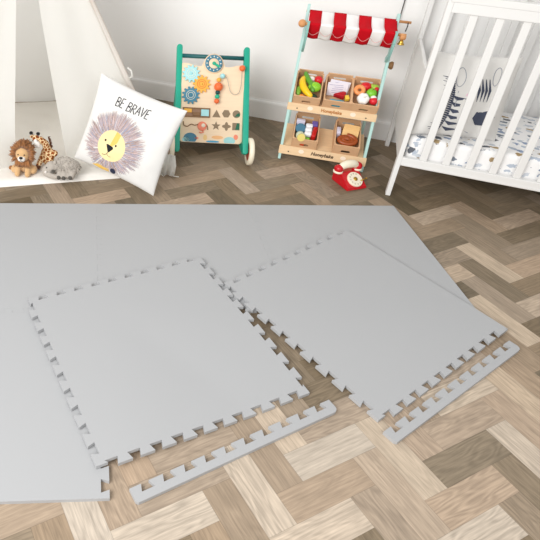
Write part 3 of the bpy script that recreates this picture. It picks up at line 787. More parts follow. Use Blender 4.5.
# bead wire and beads
wire = [(0.018, 0.172, 0.006), (0.020, 0.226, 0.014), (0.023, 0.27, 0.018), (0.040, 0.299, 0.018), (0.060, 0.289, 0.016), (0.070, 0.255, 0.014), (0.078, 0.232, 0.013), (0.095, 0.219, 0.012), (0.114, 0.226, 0.012), (0.123, 0.25, 0.013), (0.126, 0.29, 0.014), (0.127, 0.338, 0.008)]
bm = bmesh.new(); tube(bm, [PM @ Vector(bez([Vector(p) for p in wire], t / 60)) for t in range(61)], 0.0013, 6); obj('bead_wire', bm, mat('wire_grey', '#a9a196', 0.4, 0.4, metal=0.3), panel, label='curved wire track')
for x, y, r, m in ((0.040, 0.299, 0.0115, C_CYAN), (0.024, 0.281, 0.010, C_YEL), (0.0235, 0.250, 0.0195, C_OR), (0.021, 0.225, 0.0105, C_DG), (0.0195, 0.206, 0.0105, C_GR), (0.018, 0.186, 0.0115, C_OR), (0.127, 0.338, 0.0135, C_OR)):
    bm = bmesh.new(); ball(bm, PM @ Vector((x, y, 0.016)), r, sub=3); b_ = obj('bead', bm, m, panel, smooth=True)
    if r > 0.019:
        bm = bmesh.new(); ball(bm, PM @ Vector((x - 0.002, y + 0.002, 0.033)), 0.0022); ball(bm, PM @ Vector((x + 0.008, y + 0.002, 0.0325)), 0.0022); obj('bead_face', bm, C_DG, b_)
# slider box
bm = bmesh.new()
x0, x1, y0, y1 = -0.128, -0.010, 0.114, 0.152
for a in (((x0 + x1) / 2, y0, x1 - x0 + 0.005, 0.005), ((x0 + x1) / 2, y1, x1 - x0 + 0.005, 0.005), (x0, (y0 + y1) / 2, 0.005, y1 - y0), (x1, (y0 + y1) / 2, 0.005, y1 - y0)):
    box(bm, (a[0], a[1], 0.003), (a[2], a[3], 0.007), PM)
obj('slider_frame', bm, C_BRN, panel)
bm = bmesh.new(); box(bm, ((x0 + x1) / 2, (y0 + y1) / 2, 0.0006), (x1 - x0, y1 - y0, 0.001), PM); obj('slider_track', bm, mat('slider_track_brown', '#9c7d66', 0.7, 0.2), panel)
for xa, xb, ya, yb, m in ((x0 + 0.003, x0 + 0.038, y0 + 0.018, y1 - 0.003, C_YEL), (x1 - 0.038, x1 - 0.003, y0 + 0.004, y1 - 0.004, C_CYAN), (x0 + 0.042, x1 - 0.042, y0 + 0.004, y0 + 0.02, C_BRN)):
    bm = bmesh.new(); box(bm, ((xa + xb) / 2, (ya + yb) / 2, 0.004), (xb - xa, yb - ya, 0.006), PM, 0.001); obj('slider_block', bm, m, panel)
# shape cut-outs
def star(r, r2, n=5):
    return [((r if k % 2 == 0 else r2) * math.sin(PI * k / n), (r if k % 2 == 0 else r2) * math.cos(PI * k / n)) for k in range(2 * n)]
flower = [((0.0155 + 0.0045 * math.cos(4 * a * PI / 16)) * math.cos(a * PI / 16), (0.0155 + 0.0045 * math.cos(4 * a * PI / 16)) * math.sin(a * PI / 16)) for a in range(32)]
for x, y, pl in ((0.022, 0.131, [(-0.019, -0.015), (0.019, -0.015), (0, 0.019)]), (0.066, 0.134, circle(6, 0.019)), (0.112, 0.134, circle(24, 0.0175)),
                 (0.022, 0.077, star(0.0215, 0.009)), (0.069, 0.077, flower), (0.112, 0.078, [(-0.0165, -0.0165), (0.0165, -0.0165), (0.0165, 0.0165), (-0.0165, 0.0165)])):
    bm = bmesh.new(); prism(bm, pl, -0.002, 0.0006, on_panel(x, y)); obj('shape_hole', bm, C_HOLE, panel)
for x, y, pl in ((0.117, 0.130, [(-0.012, -0.008), (0.011, -0.006), (0.008, 0.010), (-0.004, 0.004)]), (0.118, 0.084, [(-0.009, -0.020), (0.0095, -0.020), (0.0095, 0.009), (-0.002, 0.009)])):
    bm = bmesh.new(); prism(bm, pl, 0.0006, 0.0012, on_panel(x, y)); obj('hole_glimpse', bm, mat('green_board_behind', '#2d6a50', 0.6, 0.2), panel)
# squiggle string and coral disc
bm = bmesh.new(); tube(bm, [PM @ bez([Vector(p) for p in ((-0.126, 0.092, .002), (-0.122, 0.074, .002), (-0.106, 0.070, .002), (-0.090, 0.080, .002), (-0.074, 0.076, .002), (-0.055, 0.082, .003), (-0.035, 0.084, .003), (-0.020, 0.078, .002), (-0.014, 0.058, .002))], t / 40) for t in range(41)], 0.0022, 6); obj('pull_string', bm, C_BRN, panel)
bm = bmesh.new(); lathe(bm, [(0.0205, 0), (0.0205, 0.005), (0.018, 0.007), (0, 0.007)], on_panel(-0.041, 0.073), 28); dsc = obj('spinner', bm, C_CORAL, panel)
bm = bmesh.new(); lathe(bm, [(0.009, 0.007), (0.009, 0.008), (0, 0.008)], on_panel(-0.036, 0.076), 16); obj('spinner_eye', bm, CREAMP, panel)
bm = bmesh.new(); tube(bm, [PM @ Vector(p) for p in ((-0.038, 0.054, .003), (-0.034, 0.046, .003), (-0.044, 0.043, .003), (-0.052, 0.045, .003))], 0.0028, 6); obj('spinner_tail', bm, C_CORAL, panel)
# painted blobs along the bottom
for nm, c, r, ry, m in (('painted_hill', (-0.092, 0.018), 0.030, 0.024, C_BLUE), ('painted_hill', (-0.112, 0.010), 0.016, 0.012, C_CYAN), ('painted_flower', (-0.063, 0.019), 0.009, 0.005, C_CORAL), ('painted_flower', (-0.025, 0.023), 0.009, 0.013, mat('straw_paint', '#ecc88a', .6, .2)),
                        ('painted_cloud', (0.030, 0.026), 0.026, 0.008, mat('apricot_paint', '#eeb983', .6, .2)), ('painted_hill', (0.085, 0.012), 0.026, 0.018, mat('aqua_paint', '#9fd0cf', .6, .2)), ('painted_fruit', (0.113, 0.030), 0.010, 0.012, C_CORAL), ('painted_hill', (0.010, 0.006), 0.030, 0.005, mat('sky_paint', '#5b9fc0', .6, .2))):
    bm = bmesh.new()
    pl = []
    for q in circle(26, r, c[0], c[1], ry):
        pl.append((q[0], max(0.0018 if abs(q[0]) < PW - 0.016 else 0.006, q[1])))
    prism(bm, pl, 0.0, 0.0006, PM); obj(nm, bm, m, panel)

# ------------------------------------------------------------------ toy market stall
SX, SY, SANG, SW, SH, SLN = 0.549, 1.282, 0.074, 0.371, 0.645, 0.286
SMX = TR((SX, SY, 0), SANG)
stall = thing('market_stall', 'toy market stall with red and white striped awning and two crate shelves', 'toy stall', (SX, SY, 0), SANG)
sh = SW / 2
for sx in (-1, 1):
    bm = bmesh.new()
    ld = Vector((0, SLN, 1)).normalized(); L = SH * math.sqrt(1 + SLN ** 2) + 0.012
    pl = [(-0.0085, 0), (0.0085, 0), (0.0085, L - 0.008), (0.004, L), (-0.004, L), (-0.0085, L - 0.008)]
    M = Matrix.Identity(4); Mx = frame((sx * (sh - 0.003), 0, 0), ld, (0, -1, SLN))
    prism(bm, [(p[1], p[0] * 1.3) for p in pl], -0.006, 0.006, Mx, 0.0015)
    obj('leg', bm, PALETEAL, stall)
    # bent-out strip beside the lower part of the leg
    bm = bmesh.new(); box(bm, (sx * (sh - 0.015), 0.205, 0.15), (0.012, 0.016, 0.30), bev=0.002); obj('rear_leg', bm, PALETEAL, stall)
    bm = bmesh.new(); box(bm, (sx * (sh - 0.015), 0.105, 0.035), (0.010, 0.20, 0.014), bev=0.002); obj('foot_rail', bm, PALETEAL, stall)
    # curved awning bracket
    bm = bmesh.new()
    c0 = [Vector((0, 0.128, 0.475)), Vector((0, 0.085, 0.510)), Vector((0, 0.060, 0.560)), Vector((0, 0.055, 0.615))]
    for a, q in ((0, 0),):
        pts = [bez(c0, t / 14) for t in range(15)]
        for k in range(14):
            p, r = pts[k], pts[k + 1]; d_ = (r - p).normalized(); nrm = Vector((0, -d_.z, d_.y)); wv = 0.010
            vs = []
            for X in (-0.005, 0.005):
                vs += [(X, p + nrm * wv), (X, p - nrm * wv), (X, r - nrm * wv), (X, r + nrm * wv)]
            V_ = [bm.verts.new((sx * (sh - 0.012) + X, p_.y, p_.z)) for X, p_ in vs]
            for f in ((0, 1, 2, 3), (4, 7, 6, 5), (0, 4, 5, 1), (2, 6, 7, 3), (1, 5, 6, 2), (0, 3, 7, 4)):
                bm.faces.new([V_[i] for i in f])
    bmesh.ops.remove_doubles(bm, verts=bm.verts, dist=0.0005)
    obj('awning_bracket', bm, mat('sage_teal_paint', '#8fbdb5', 0.45, 0.3), stall)
TB = Vector((0, SLN * 0.626, 0.628)); FB = Vector((0, 0.060, 0.604))
bm = bmesh.new(); tube(bm, [(-sh - 0.004, TB.y, TB.z), (sh + 0.052, TB.y, TB.z)], 0.0055, 12); rod = obj('top_rod', bm, KNOBW, stall)
bm = bmesh.new(); tube(bm, [(-sh - 0.004, FB.y, FB.z), (sh + 0.006, FB.y, FB.z)], 0.006, 12); obj('front_rod', bm, KNOBW, stall)
bm = bmesh.new(); ball(bm, (-sh - 0.013, FB.y, FB.z), 0.0165, sub=3); obj('ball_knob', bm, KNOBW, stall, smooth=True)
bm = bmesh.new(); tube(bm, [(sh + 0.004, FB.y, FB.z - 0.006), (sh + 0.026, FB.y, FB.z - 0.006)], 0.0125, 16); obj('end_knob', bm, KNOBW, stall)
bm = bmesh.new(); ld = Vector((0, SLN, 1)); c = ld * 0.455
lathe(bm, [(0, 0), (0.010, 0), (0.013, 0.004), (0.0165, 0.008), (0.0175, 0.014), (0.015, 0.019), (0, 0.021)], Matrix.Translation((sh + 0.003, c.y, c.z)) @ Matrix.Rotation(PI / 2, 4, 'Y'), 24); obj('peg', bm, DARKW, stall, label='dark round wooden peg')
# hook and brass bell hanging from the rod
bm = bmesh.new(); tube(bm, [(sh + 0.040, TB.y - 0.004, TB.z), (sh + 0.040, TB.y - 0.012, TB.z - 0.014), (sh + 0.036, TB.y - 0.02, TB.z - 0.034)], 0.0022, 8); obj('bell_hook', bm, BLACKM, stall)
bm = bmesh.new(); lathe(bm, [(0, 0.0), (0.006, -0.001), (0.0085, -0.008), (0.010, -0.014), (0.0145, -0.019), (0.0140, -0.0195), (0.009, -0.014), (0, -0.012)], Matrix.Translation((sh + 0.014, FB.y - 0.004, FB.z - 0.017)), 20); obj('bell', bm, GOLD, stall, smooth=True, label='small brass bell')
# awning cloth: seven stripes, top panel then a loose valance
AWW = sh - 0.008
def awn(u, v):
    X = -AWW + 0.003 + 2 * AWW * u
    if v < 0.5:
        t = v / 0.5
        q = Vector((X, TB.y, TB.z + 0.007)).lerp(Vector((X, FB.y - 0.005, FB.z + 0.007)), t)
        q.z -= 0.010 * math.sin(PI * t) * (0.6 + 0.4 * math.cos(u * 14 * PI))
    else:
        t = (v - 0.5) / 0.5
        wob = math.sin(u * 7 * 2 * PI) * 0.004 + noise.noise(Vector((u * 9, t * 2, 1))) * 0.008
        q = Vector((X, FB.y - 0.010 + 0.052 * t + wob * t, FB.z + 0.005 - 0.073 * t))
        q.y -= 0.006 * math.sin(PI * t)
        q.z += 0.0015 * math.cos(u * 14 * PI) * t
    return q
cloth = None
for s_ in range(7):
    bm = bmesh.new(); nn_ = 6; nv = 28
    g = [[bm.verts.new(awn((s_ + i / nn_) / 7, j / nv)) for j in range(nv + 1)] for i in range(nn_ + 1)]
    for i in range(nn_):
        for j in range(nv): f = bm.faces.new([g[i][j], g[i + 1][j], g[i + 1][j + 1], g[i][j + 1]]); f.smooth = True
    o = obj('awning_stripe', bm, REDCLOTH if s_ % 2 == 0 else WHITECLOTH, stall, smooth=True, label='red awning stripe' if s_ % 2 == 0 else 'white awning stripe')
    s2 = o.modifiers.new('thickness', 'SOLIDIFY'); s2.thickness = 0.0012; s2.offset = 0
# scallop stitching
bm = bmesh.new()
pts = []
for k in range(0, 141):
    u = k / 140; v = 0.72 + 0.14 * abs(math.sin(u * 7 * PI)); pts.append(awn(u, v) + Vector((0, -0.0016, 0)))
tube(bm, pts, 0.0009, 5); obj('stitching', bm, mat('pink_stitching', '#e9b9b6', 0.8, 0.1), stall)
# shelves
def shelf(d0, z0, d1, z1, bd, bz0, bz1, name_y, tcol):
    bm = bmesh.new(); dd = Vector((0, d1 - d0, z1 - z0)); L = dd.length
    prism(bm, [(-sh + 0.008, 0), (sh - 0.008, 0), (sh - 0.008, L), (-sh + 0.008, L)], -0.008, 0, frame((0, d0, z0), (1, 0, 0), dd)); obj('shelf_board', bm, PINE, stall)
    bm = bmesh.new(); ld = Vector((0, SLN, 1)).normalized(); Mb = frame((0, bd, bz0), (1, 0, 0), ld); h = (bz1 - bz0) * math.sqrt(1 + SLN ** 2)
    prism(bm, rrect(-sh - 0.006, 0, sh + 0.006, h, 0.003), -0.012, 0, Mb, 0.001); fb = obj('front_board', bm, PINE, stall)
    g = text_bm('Honeybake', 0.0215 if tcol == 'd' else 0.0195, Mb @ Matrix.Translation((0.0, h * 0.5, 0.0008)), 0.0004, 0.25 if tcol == 'd' else 0, bold=0.0006)
    obj('lettering', g, mat('sign_brown', '#4a3424', 0.7, 0.2) if tcol == 'd' else mat('sign_tan', '#b5753f', 0.7, 0.2), fb, label='dark brown lettering' if tcol == 'd' else 'tan lettering')
    for sx in (-1, 1):
        bm = bmesh.new(); prism(bm, circle(20, 0.012, sx * 0.092, h * 0.55, 0.009), 0, 0.0006, Mb)
        obj('pale_emblem', bm, mat('sign_pale', '#f1dfca', 0.7, 0.2), fb)
    for sx in (-0.55, 0.85 if False else 0.55):
        bm = bmesh.new(); lathe(bm, [(0.003, 0), (0.003, 0.0012), (0, 0.0016)], Mb @ Matrix.Translation((sx * sh * 1.45, h * 0.35, 0)), 10); obj('screw', bm, BLACKM, fb)
    return fb
shelf(0.070, 0.2462, 0.205, 0.3172, 0.050, 0.222, 0.2545, 0, 't')
shelf(0.008, 0.056, 0.160, 0.110, -0.008, 0.030, 0.068, 0, 'd')

# crates ------------------------------------------------------------
def rr_hole(bm_parts): pass
def plate_hole(bm, W, H, hole, t, M, r=0.003, cut=None):
    """plate with one rounded slot: outer rect W x H centred on x, hole (x0,y0,x1,y1)"""
    g = bmesh.new()
    def ring(p, z): return [g.verts.new((x, y, z)) for x, y in p]
    n = 6
    hp = rrect(*hole, min(hole[3] - hole[1], hole[2] - hole[0]) / 2 * 0.95, n)
    # outer points matched to hole points by radial projection on the rectangle
    cx, cy = (hole[0] + hole[2]) / 2, (hole[1] + hole[3]) / 2
    op = []
    for x, y in hp:
        dx, dy = x - cx, y - cy
        tx = ((W / 2 - cx) / dx) if dx > 1e-9 else (((-W / 2 - cx) / dx) if dx < -1e-9 else 1e9)
        ty = ((H - cy) / dy) if dy > 1e-9 else (((0 - cy) / dy) if dy < -1e-9 else 1e9)
        t_ = min(tx, ty); op.append([cx + dx * t_, cy + dy * t_])
    for cxx, cyy in ((-W / 2, 0), (W / 2, 0), (W / 2, H), (-W / 2, H)):
        k = min(range(len(op)), key=lambda i: (op[i][0] - cxx) ** 2 + (op[i][1] - cyy) ** 2); op[k] = [cxx, cyy]
    a0, a1, b0, b1 = ring(op, 0), ring(op, t), ring(hp, 0), ring(hp, t)
    m = len(hp)
    for k in range(m):
        q = (k + 1) % m
        g.faces.new([a0[k], a0[q], b0[q], b0[k]]); g.faces.new([a1[k], b1[k], b1[q], a1[q]])
        g.faces.new([a0[k], a1[k], a1[q], a0[q]]); g.faces.new([b0[k], b0[q], b1[q], b1[k]])
    merge(bm, g, M)
def crate(x, d, z, tilt, cw, cd, ch, label):
    """origin at the front bottom edge centre; y to the back, z up, tilted back-up"""
    M = SMX @ Matrix.Translation((x, d, z)) @ Matrix.Rotation(tilt, 4, 'X')
    c = thing('wooden_crate', label, 'crate', M=M, group='wooden crates on the toy stall')
    t = 0.005
    bm = bmesh.new(); box(bm, (0, cd / 2, t / 2), (cw - 2 * t, cd - 2 * t, t)); obj('base', bm, CRATEW, c)
    for sx in (-1, 1):
        bm = bmesh.new(); box(bm, (sx * (cw / 2 - t / 2), cd / 2, ch / 2), (t, cd - 0.0002, ch), bev=0.0008, seg=1); obj('side_panel', bm, CRATEW, c)
    bm = bmesh.new(); plate_hole(bm, cw - 2 * t, ch, (-0.020, ch * 0.30, 0.020, ch * 0.56), t, Matrix.Translation((0, t, 0)) @ Matrix.Rotation(PI / 2, 4, 'X')); obj('front_panel', bm, CRATEW, c)
    bm = bmesh.new(); plate_hole(bm, cw - 2 * t, ch + 0.012, (-0.028, ch * 0.62, 0.028, ch * 0.88), t, Matrix.Translation((0, cd, 0)) @ Matrix.Rotation(PI / 2, 4, 'X')); obj('back_panel', bm, CRATEW, c)
    for sx in (-1, 1):
        for yy in (t, cd - t):
            s_ = 1 if yy < cd / 2 else -1
            pl = [(sx * (cw / 2 - t), yy)] + [(sx * (cw / 2 - t - 0.012 + 0.012 * math.cos(R(a))), yy + s_ * (0.012 - 0.012 * math.sin(R(a)))) for a in range(0, 91, 15)]
            bm = bmesh.new(); prism(bm, pl, ch - 0.004, ch - 0.0005); obj('corner_block', bm, CRATEW, c)
    return c, M
UT = R(27.7); LT = R(19.5)
UCH, UCD, UCW = 0.056, 0.1525, 0.1165
def low_origin(df, zf, tilt, ch): return df + math.sin(tilt) * ch, zf - math.cos(tilt) * ch
ud, uz = low_origin(0.040, 0.295, UT, UCH)
LCH, LCD, LCW = 0.062, 0.168, 0.111
ldd, lz = low_origin(-0.012, 0.116, LT, LCH)
XU = (-0.1155, 0.0125, 0.1285); XL = (-0.0865, 0.0945)
crates = [crate(XU[0], ud, uz, UT, UCW, UCD, UCH, 'small wooden crate with the banana and cucumber, left end of the upper shelf'),
          crate(XU[1], ud, uz, UT, UCW, UCD, UCH, 'small wooden crate with white cards, middle of the upper shelf'),
          crate(XU[2], ud, uz, UT, UCW, UCD, UCH, 'small wooden crate with toy garlic and apple, right end of the upper shelf'),
          crate(XL[0], ldd, lz, LT, LCW, LCD, LCH, 'small wooden crate with bottles and packets, left of the lower shelf'),
          crate(XL[1], ldd, lz, LT, LCW, LCD, LCH, 'small wooden crate with bread slices and brown loaf, right of the lower shelf')]
def item(name, ci, x, y, z, label, cat, group, rz=0, rx=0, ry=0):
    M = crates[ci][1] @ Matrix.Translation((x, y, z)) @ Matrix.Rotation(rz, 4, 'Z') @ Matrix.Rotation(rx, 4, 'X') @ Matrix.Rotation(ry, 4, 'Y')
    return M
def single(name, ci, pos, build, m, label, cat, group=None, rz=0, rx=0, ry=0, smooth=True):
    M = item(name, ci, *pos, label, cat, group, rz, rx, ry)
    bm = bmesh.new(); build(bm)
    o = obj(name, bm, m, smooth=smooth, auto=45); o.matrix_world = M
    return tag(o, label, cat, group)
def sub(o, name, build, m, label=None):
    bm = bmesh.new(); build(bm); return obj(name, bm, m, o, smooth=True, auto=45, label=label)
F = lambda n, c: mat('toy_' + n, c, 0.35, 0.45)
FG = 'toy food in the crates'
# crate 0
def b_banana(bm):
    pts = [Vector((0.0, 0.060, 0)), Vector((-0.010, 0.036, 0.002)), Vector((-0.008, 0.0, 0.003)), Vector((0.008, -0.032, 0.002)), Vector((0.028, -0.055, 0))]
    tube(bm, [bez(pts, t / 20) for t in range(21)], [0.004 + 0.0115 * math.sin(PI * min(1, max(0.03, t / 20))) ** 0.45 for t in range(21)], 12)
o = single('toy_banana', 0, (-0.016, 0.058, 0.055), b_banana, F('banana_yellow', '#f3c81c'), 'yellow toy banana lying slanted in the left upper crate', 'toy food', FG, rz=R(8))
sub(o, 'stem', lambda bm: tube(bm, [(0, 0.058, 0), (0.004, 0.068, 0.001)], 0.0035, 8), F('banana_tip', '#7d6a1c'))
def b_cuke(bm): 
    pts = [Vector((-0.024, 0.050, 0.004)), Vector((-0.010, 0.018, 0.001)), Vector((0.010, -0.014, 0)), Vector((0.022, -0.050, -0.003))]
    tube(bm, [bez(pts, t / 14) for t in range(15)], [0.004 + 0.0085 * math.sin(PI * min(1, max(0.05, t / 14))) ** 0.35 for t in range(15)], 12)
single('toy_cucumber', 0, (0.0, 0.088, 0.058), b_cuke, F('cucumber_green', '#5f9d33'), 'long green toy cucumber lying behind the banana', 'toy food', FG)
single('toy_pear', 0, (0.026, 0.070, 0.052), lambda bm: [ball(bm, (0, 0, 0), (0.027, 0.024, 0.021), sub=3), ball(bm, (-0.017, -0.004, 0), (0.013, 0.014, 0.015))], F('lime_green', '#8ccb2c'), 'round lime green toy pear beside the banana', 'toy food', FG)
o = single('toy_tomato', 0, (0.037, 0.113, 0.053), lambda bm: ball(bm, (0, 0, 0), (0.0185, 0.0185, 0.017), sub=3), F('tomato_red', '#d41f26'), 'red toy tomato at the back of the left upper crate', 'toy food', FG)
single('toy_egg', 0, (0.006, 0.118, 0.044), lambda bm: ball(bm, (0, 0, 0), (0.020, 0.014, 0.016), sub=3), F('egg_white', '#f1efe6'), 'white toy egg behind the cucumber', 'toy food', FG)
single('toy_courgette', 0, (-0.040, 0.045, 0.042), lambda bm: ball(bm, (0, 0, 0), (0.012, 0.028, 0.012), sub=3), F('courgette_green', '#78a83a'), 'short green toy courgette left of the banana', 'toy food', FG)
single('toy_carrot', 0, (-0.024, 0.022, 0.030), lambda bm: ball(bm, (0, 0, 0), (0.020, 0.011, 0.013), sub=3), F('carrot_orange', '#f0913a'), 'orange toy carrot low at the front of the left upper crate', 'toy food', FG)
single('toy_avocado', 0, (0.022, 0.028, 0.032), lambda bm: ball(bm, (0, 0, 0), (0.022, 0.015, 0.016), sub=3), F('aubergine', '#23402c'), 'dark green toy avocado low beside the banana tip', 'toy food', FG)
# crate 1
PAPER = mat('printed_card', '#ebe6ee', 0.7, 0.2); PRINT = mat('card_print', '#a9a5c0', 0.7, 0.2)
def b_card(bm): box(bm, (0, 0, 0), (0.086, 0.0018, 0.062))
for k, (yy, dx, rr, lb) in enumerate(((0.098, 0.002, 4, 'white printed card standing upright at the back of the middle crate'), (0.084, -0.004, -3, 'white printed card standing just behind the red wedge'))):
    o = single('printed_card', 1, (dx, yy, 0.041), b_card, PAPER, lb, 'card', 'cards in the middle crate', rx=R(-24), ry=R(rr), smooth=False)
    def lines(bm):
        g = random.Random(k)
        for r_ in range(5): box(bm, (g.uniform(-0.01, 0.01), -0.0011, 0.02 - r_ * 0.009), (g.uniform(0.03, 0.065), 0.0003, 0.002))
    sub(o, 'print', lines, PRINT)
single('toy_wedge', 1, (0.012, 0.050, 0.046), lambda bm: prism(bm, [(-0.030, -0.006), (0.014, -0.016), (0.022, 0.010), (0.010, 0.016)], -0.014, 0.012, None, 0.004), F('meat_red', '#b3151f'), 'dark red toy wedge in front of the white cards', 'toy food', FG)
single('toy_cheese', 1, (0.040, 0.040, 0.042), lambda bm: box(bm, (0, 0, 0), (0.018, 0.022, 0.018), None, 0.002), F('cheese_yellow', '#f2cb4e'), 'small yellow toy cheese block beside the red wedge', 'toy food', FG, rz=0.3)
single('toy_packet', 1, (0.0, 0.018, 0.024), lambda bm: box(bm, (0, 0, 0), (0.060, 0.020, 0.030), None, 0.003), F('packet_blue', '#3fa7bd'), 'blue toy packet showing through the middle crate slot', 'toy food', FG)
# crate 2
def b_ring(bm):
    n, m = 28, 12; g = []
    for i in range(n):
        a = 2 * PI * i / n
        g.append([bm.verts.new(((0.016 + 0.0095 * math.cos(2 * PI * j / m)) * math.cos(a), (0.016 + 0.0095 * math.cos(2 * PI * j / m)) * math.sin(a), 0.0095 * math.sin(2 * PI * j / m))) for j in range(m)])
    for i in range(n):
        for j in range(m): bm.faces.new([g[i][j], g[(i + 1) % n][j], g[(i + 1) % n][(j + 1) % m], g[i][(j + 1) % m]])
single('toy_doughnut', 2, (-0.028, 0.085, 0.055), b_ring, F('peach_orange', '#ee9a5c'), 'peach orange toy ring in the right upper crate', 'toy food', FG, rx=R(20))
single('toy_tomato', 2, (-0.002, 0.114, 0.052), lambda bm: ball(bm, (0, 0, 0), (0.024, 0.020, 0.018), sub=3), F('tomato_red', '#d41f26'), 'red toy tomato beside the peach ring', 'toy food', FG)
o = single('toy_apple', 2, (0.022, 0.075, 0.056), lambda bm: ball(bm, (0, 0, 0), (0.022, 0.022, 0.0205), sub=3), F('apple_green', '#79c52e'), 'bright green round toy apple in the right upper crate', 'toy food', FG)
sub(o, 'stem', lambda bm: tube(bm, [(0, 0, 0.018), (0.002, 0, 0.028)], 0.0016, 6), DARKW)
single('toy_pear', 2, (0.036, 0.112, 0.052), lambda bm: [ball(bm, (0, 0, 0), (0.018, 0.016, 0.016), sub=3), ball(bm, (-0.012, 0.004, 0.004), (0.011, 0.010, 0.010))], F('pear_green', '#a2c440'), 'small green toy pear at the back corner beside the tomato', 'toy food', FG)
single('toy_berry', 2, (0.041, 0.098, 0.060), lambda bm: ball(bm, (0, 0, 0), (0.010, 0.010, 0.010), sub=3), F('tomato_red', '#d41f26'), 'small red toy berry beside the green pear', 'toy food', FG)
o = single('toy_garlic', 2, (-0.010, 0.038, 0.055), lambda bm: [ball(bm, (0.011 * math.cos(k * PI / 3), 0.011 * math.sin(k * PI / 3), 0), (0.016, 0.016, 0.019)) for k in range(6)], F('garlic_white', '#f4f1ec'), 'white toy garlic bulb at the front of the right upper crate', 'toy food', FG, rx=R(18))
sub(o, 'stem', lambda bm: tube(bm, [(0, 0, 0.016), (0.001, 0, 0.024), (0.003, 0, 0.029)], [0.007, 0.004, 0.003], 8), F('garlic_white', '#f4f1ec'))
o = single('toy_radish', 2, (0.034, 0.040, 0.048), lambda bm: ball(bm, (0, 0, 0), (0.017, 0.019, 0.017), sub=3), F('radish_red', '#d8232f'), 'red and white toy radish beside the garlic', 'toy food', FG)
sub(o, 'white_tip', lambda bm: ball(bm, (-0.002, 0.010, 0.006), (0.0135, 0.0125, 0.0125), sub=3), F('garlic_white', '#f4f1ec'), 'white tip')
single('toy_bean', 2, (0.0, 0.018, 0.024), lambda bm: ball(bm, (0, 0, 0), (0.024, 0.011, 0.010), sub=3), F('bean_green', '#2e8b2b'), 'green toy bean pod showing through the right upper crate slot', 'toy food', FG)
# crate 3
def b_jar(bm): lathe(bm, [(0, 0), (0.0175, 0), (0.019, 0.003), (0.019, 0.030), (0.016, 0.034), (0.016, 0.042), (0, 0.043)], None, 24)
o = single('toy_jar', 3, (-0.026, 0.040, 0.050), b_jar, F('jar_cream', '#dfe6c6'), 'pale green toy jar lying at the front of the left lower crate', 'toy grocery', 'toy groceries', rx=R(62), rz=R(10))
sub(o, 'lid', lambda bm: lathe(bm, [(0.0165, 0.034), (0.0175, 0.035), (0.0175, 0.0445), (0, 0.045)], None, 24), F('jar_label', '#e6d37a'), 'yellow lid')
single('toy_tin', 3, (-0.028, 0.080, 0.050), lambda bm: lathe(bm, [(0, -0.016), (0.022, -0.016), (0.0225, -0.014), (0.0225, 0.014), (0.022, 0.016), (0, 0.016)], None, 28), F('tin_blue', '#3f718a'), 'round blue toy tin behind the pale jar', 'toy grocery', 'toy groceries', rx=R(35))
for k, yy in enumerate((0.046, 0.072, 0.098)):
    single('toy_carton', 3, (0.008 + k * 0.001, yy, 0.056), lambda bm: box(bm, (0, 0, 0), (0.032, 0.023, 0.022), None, 0.007, 3), F('bottle_white', '#f3f1f4'), ['white toy carton nearest the front of the left lower crate', 'white toy carton in the middle of a row of three', 'white toy carton farthest back in a row of three'][k], 'toy grocery', 'white toy cartons')
single('toy_packet', 3, (0.036, 0.062, 0.050), lambda bm: box(bm, (0, 0, 0), (0.020, 0.066, 0.030), None, 0.006, 3), F('packet_red', '#c11d1c'), 'red toy packet along the right side of the left lower crate', 'toy grocery', 'toy groceries', rz=R(-6))
single('toy_packet', 3, (0.034, 0.116, 0.050), lambda bm: box(bm, (0, 0, 0), (0.026, 0.030, 0.030), None, 0.003), F('packet_purple', '#6b5aa5'), 'purple toy packet behind the red packet', 'toy grocery', 'toy groceries')
single('toy_packet', 3, (-0.030, 0.116, 0.053), lambda bm: box(bm, (0, 0, 0), (0.038, 0.020, 0.036), None, 0.003), F('packet_lilac', '#d9d2e2'), 'lilac toy packet at the back of the left lower crate', 'toy grocery', 'toy groceries', rx=R(-15))
single('toy_packet', 3, (0.004, 0.026, 0.036), lambda bm: box(bm, (0, 0, 0), (0.030, 0.012, 0.030), None, 0.003), F('packet_green', '#7fc436'), 'bright green toy packet under the white cartons', 'toy grocery', 'toy groceries')
single('toy_packet', 3, (-0.022, 0.017, 0.022), lambda bm: box(bm, (0, 0, 0), (0.044, 0.018, 0.028), None, 0.003), F('packet_orange', '#d9562b'), 'orange toy packet showing through the left lower crate slot', 'toy grocery', 'toy groceries')
single('toy_bottle', 3, (-0.002, 0.060, 0.034), lambda bm: tube(bm, [(0, -0.03, 0), (0, 0.06, 0.008)], 0.010, 12), F('bottle_dark', '#232a3c'), 'dark toy bottle lying between blue tin and white cartons', 'toy grocery', 'toy groceries')
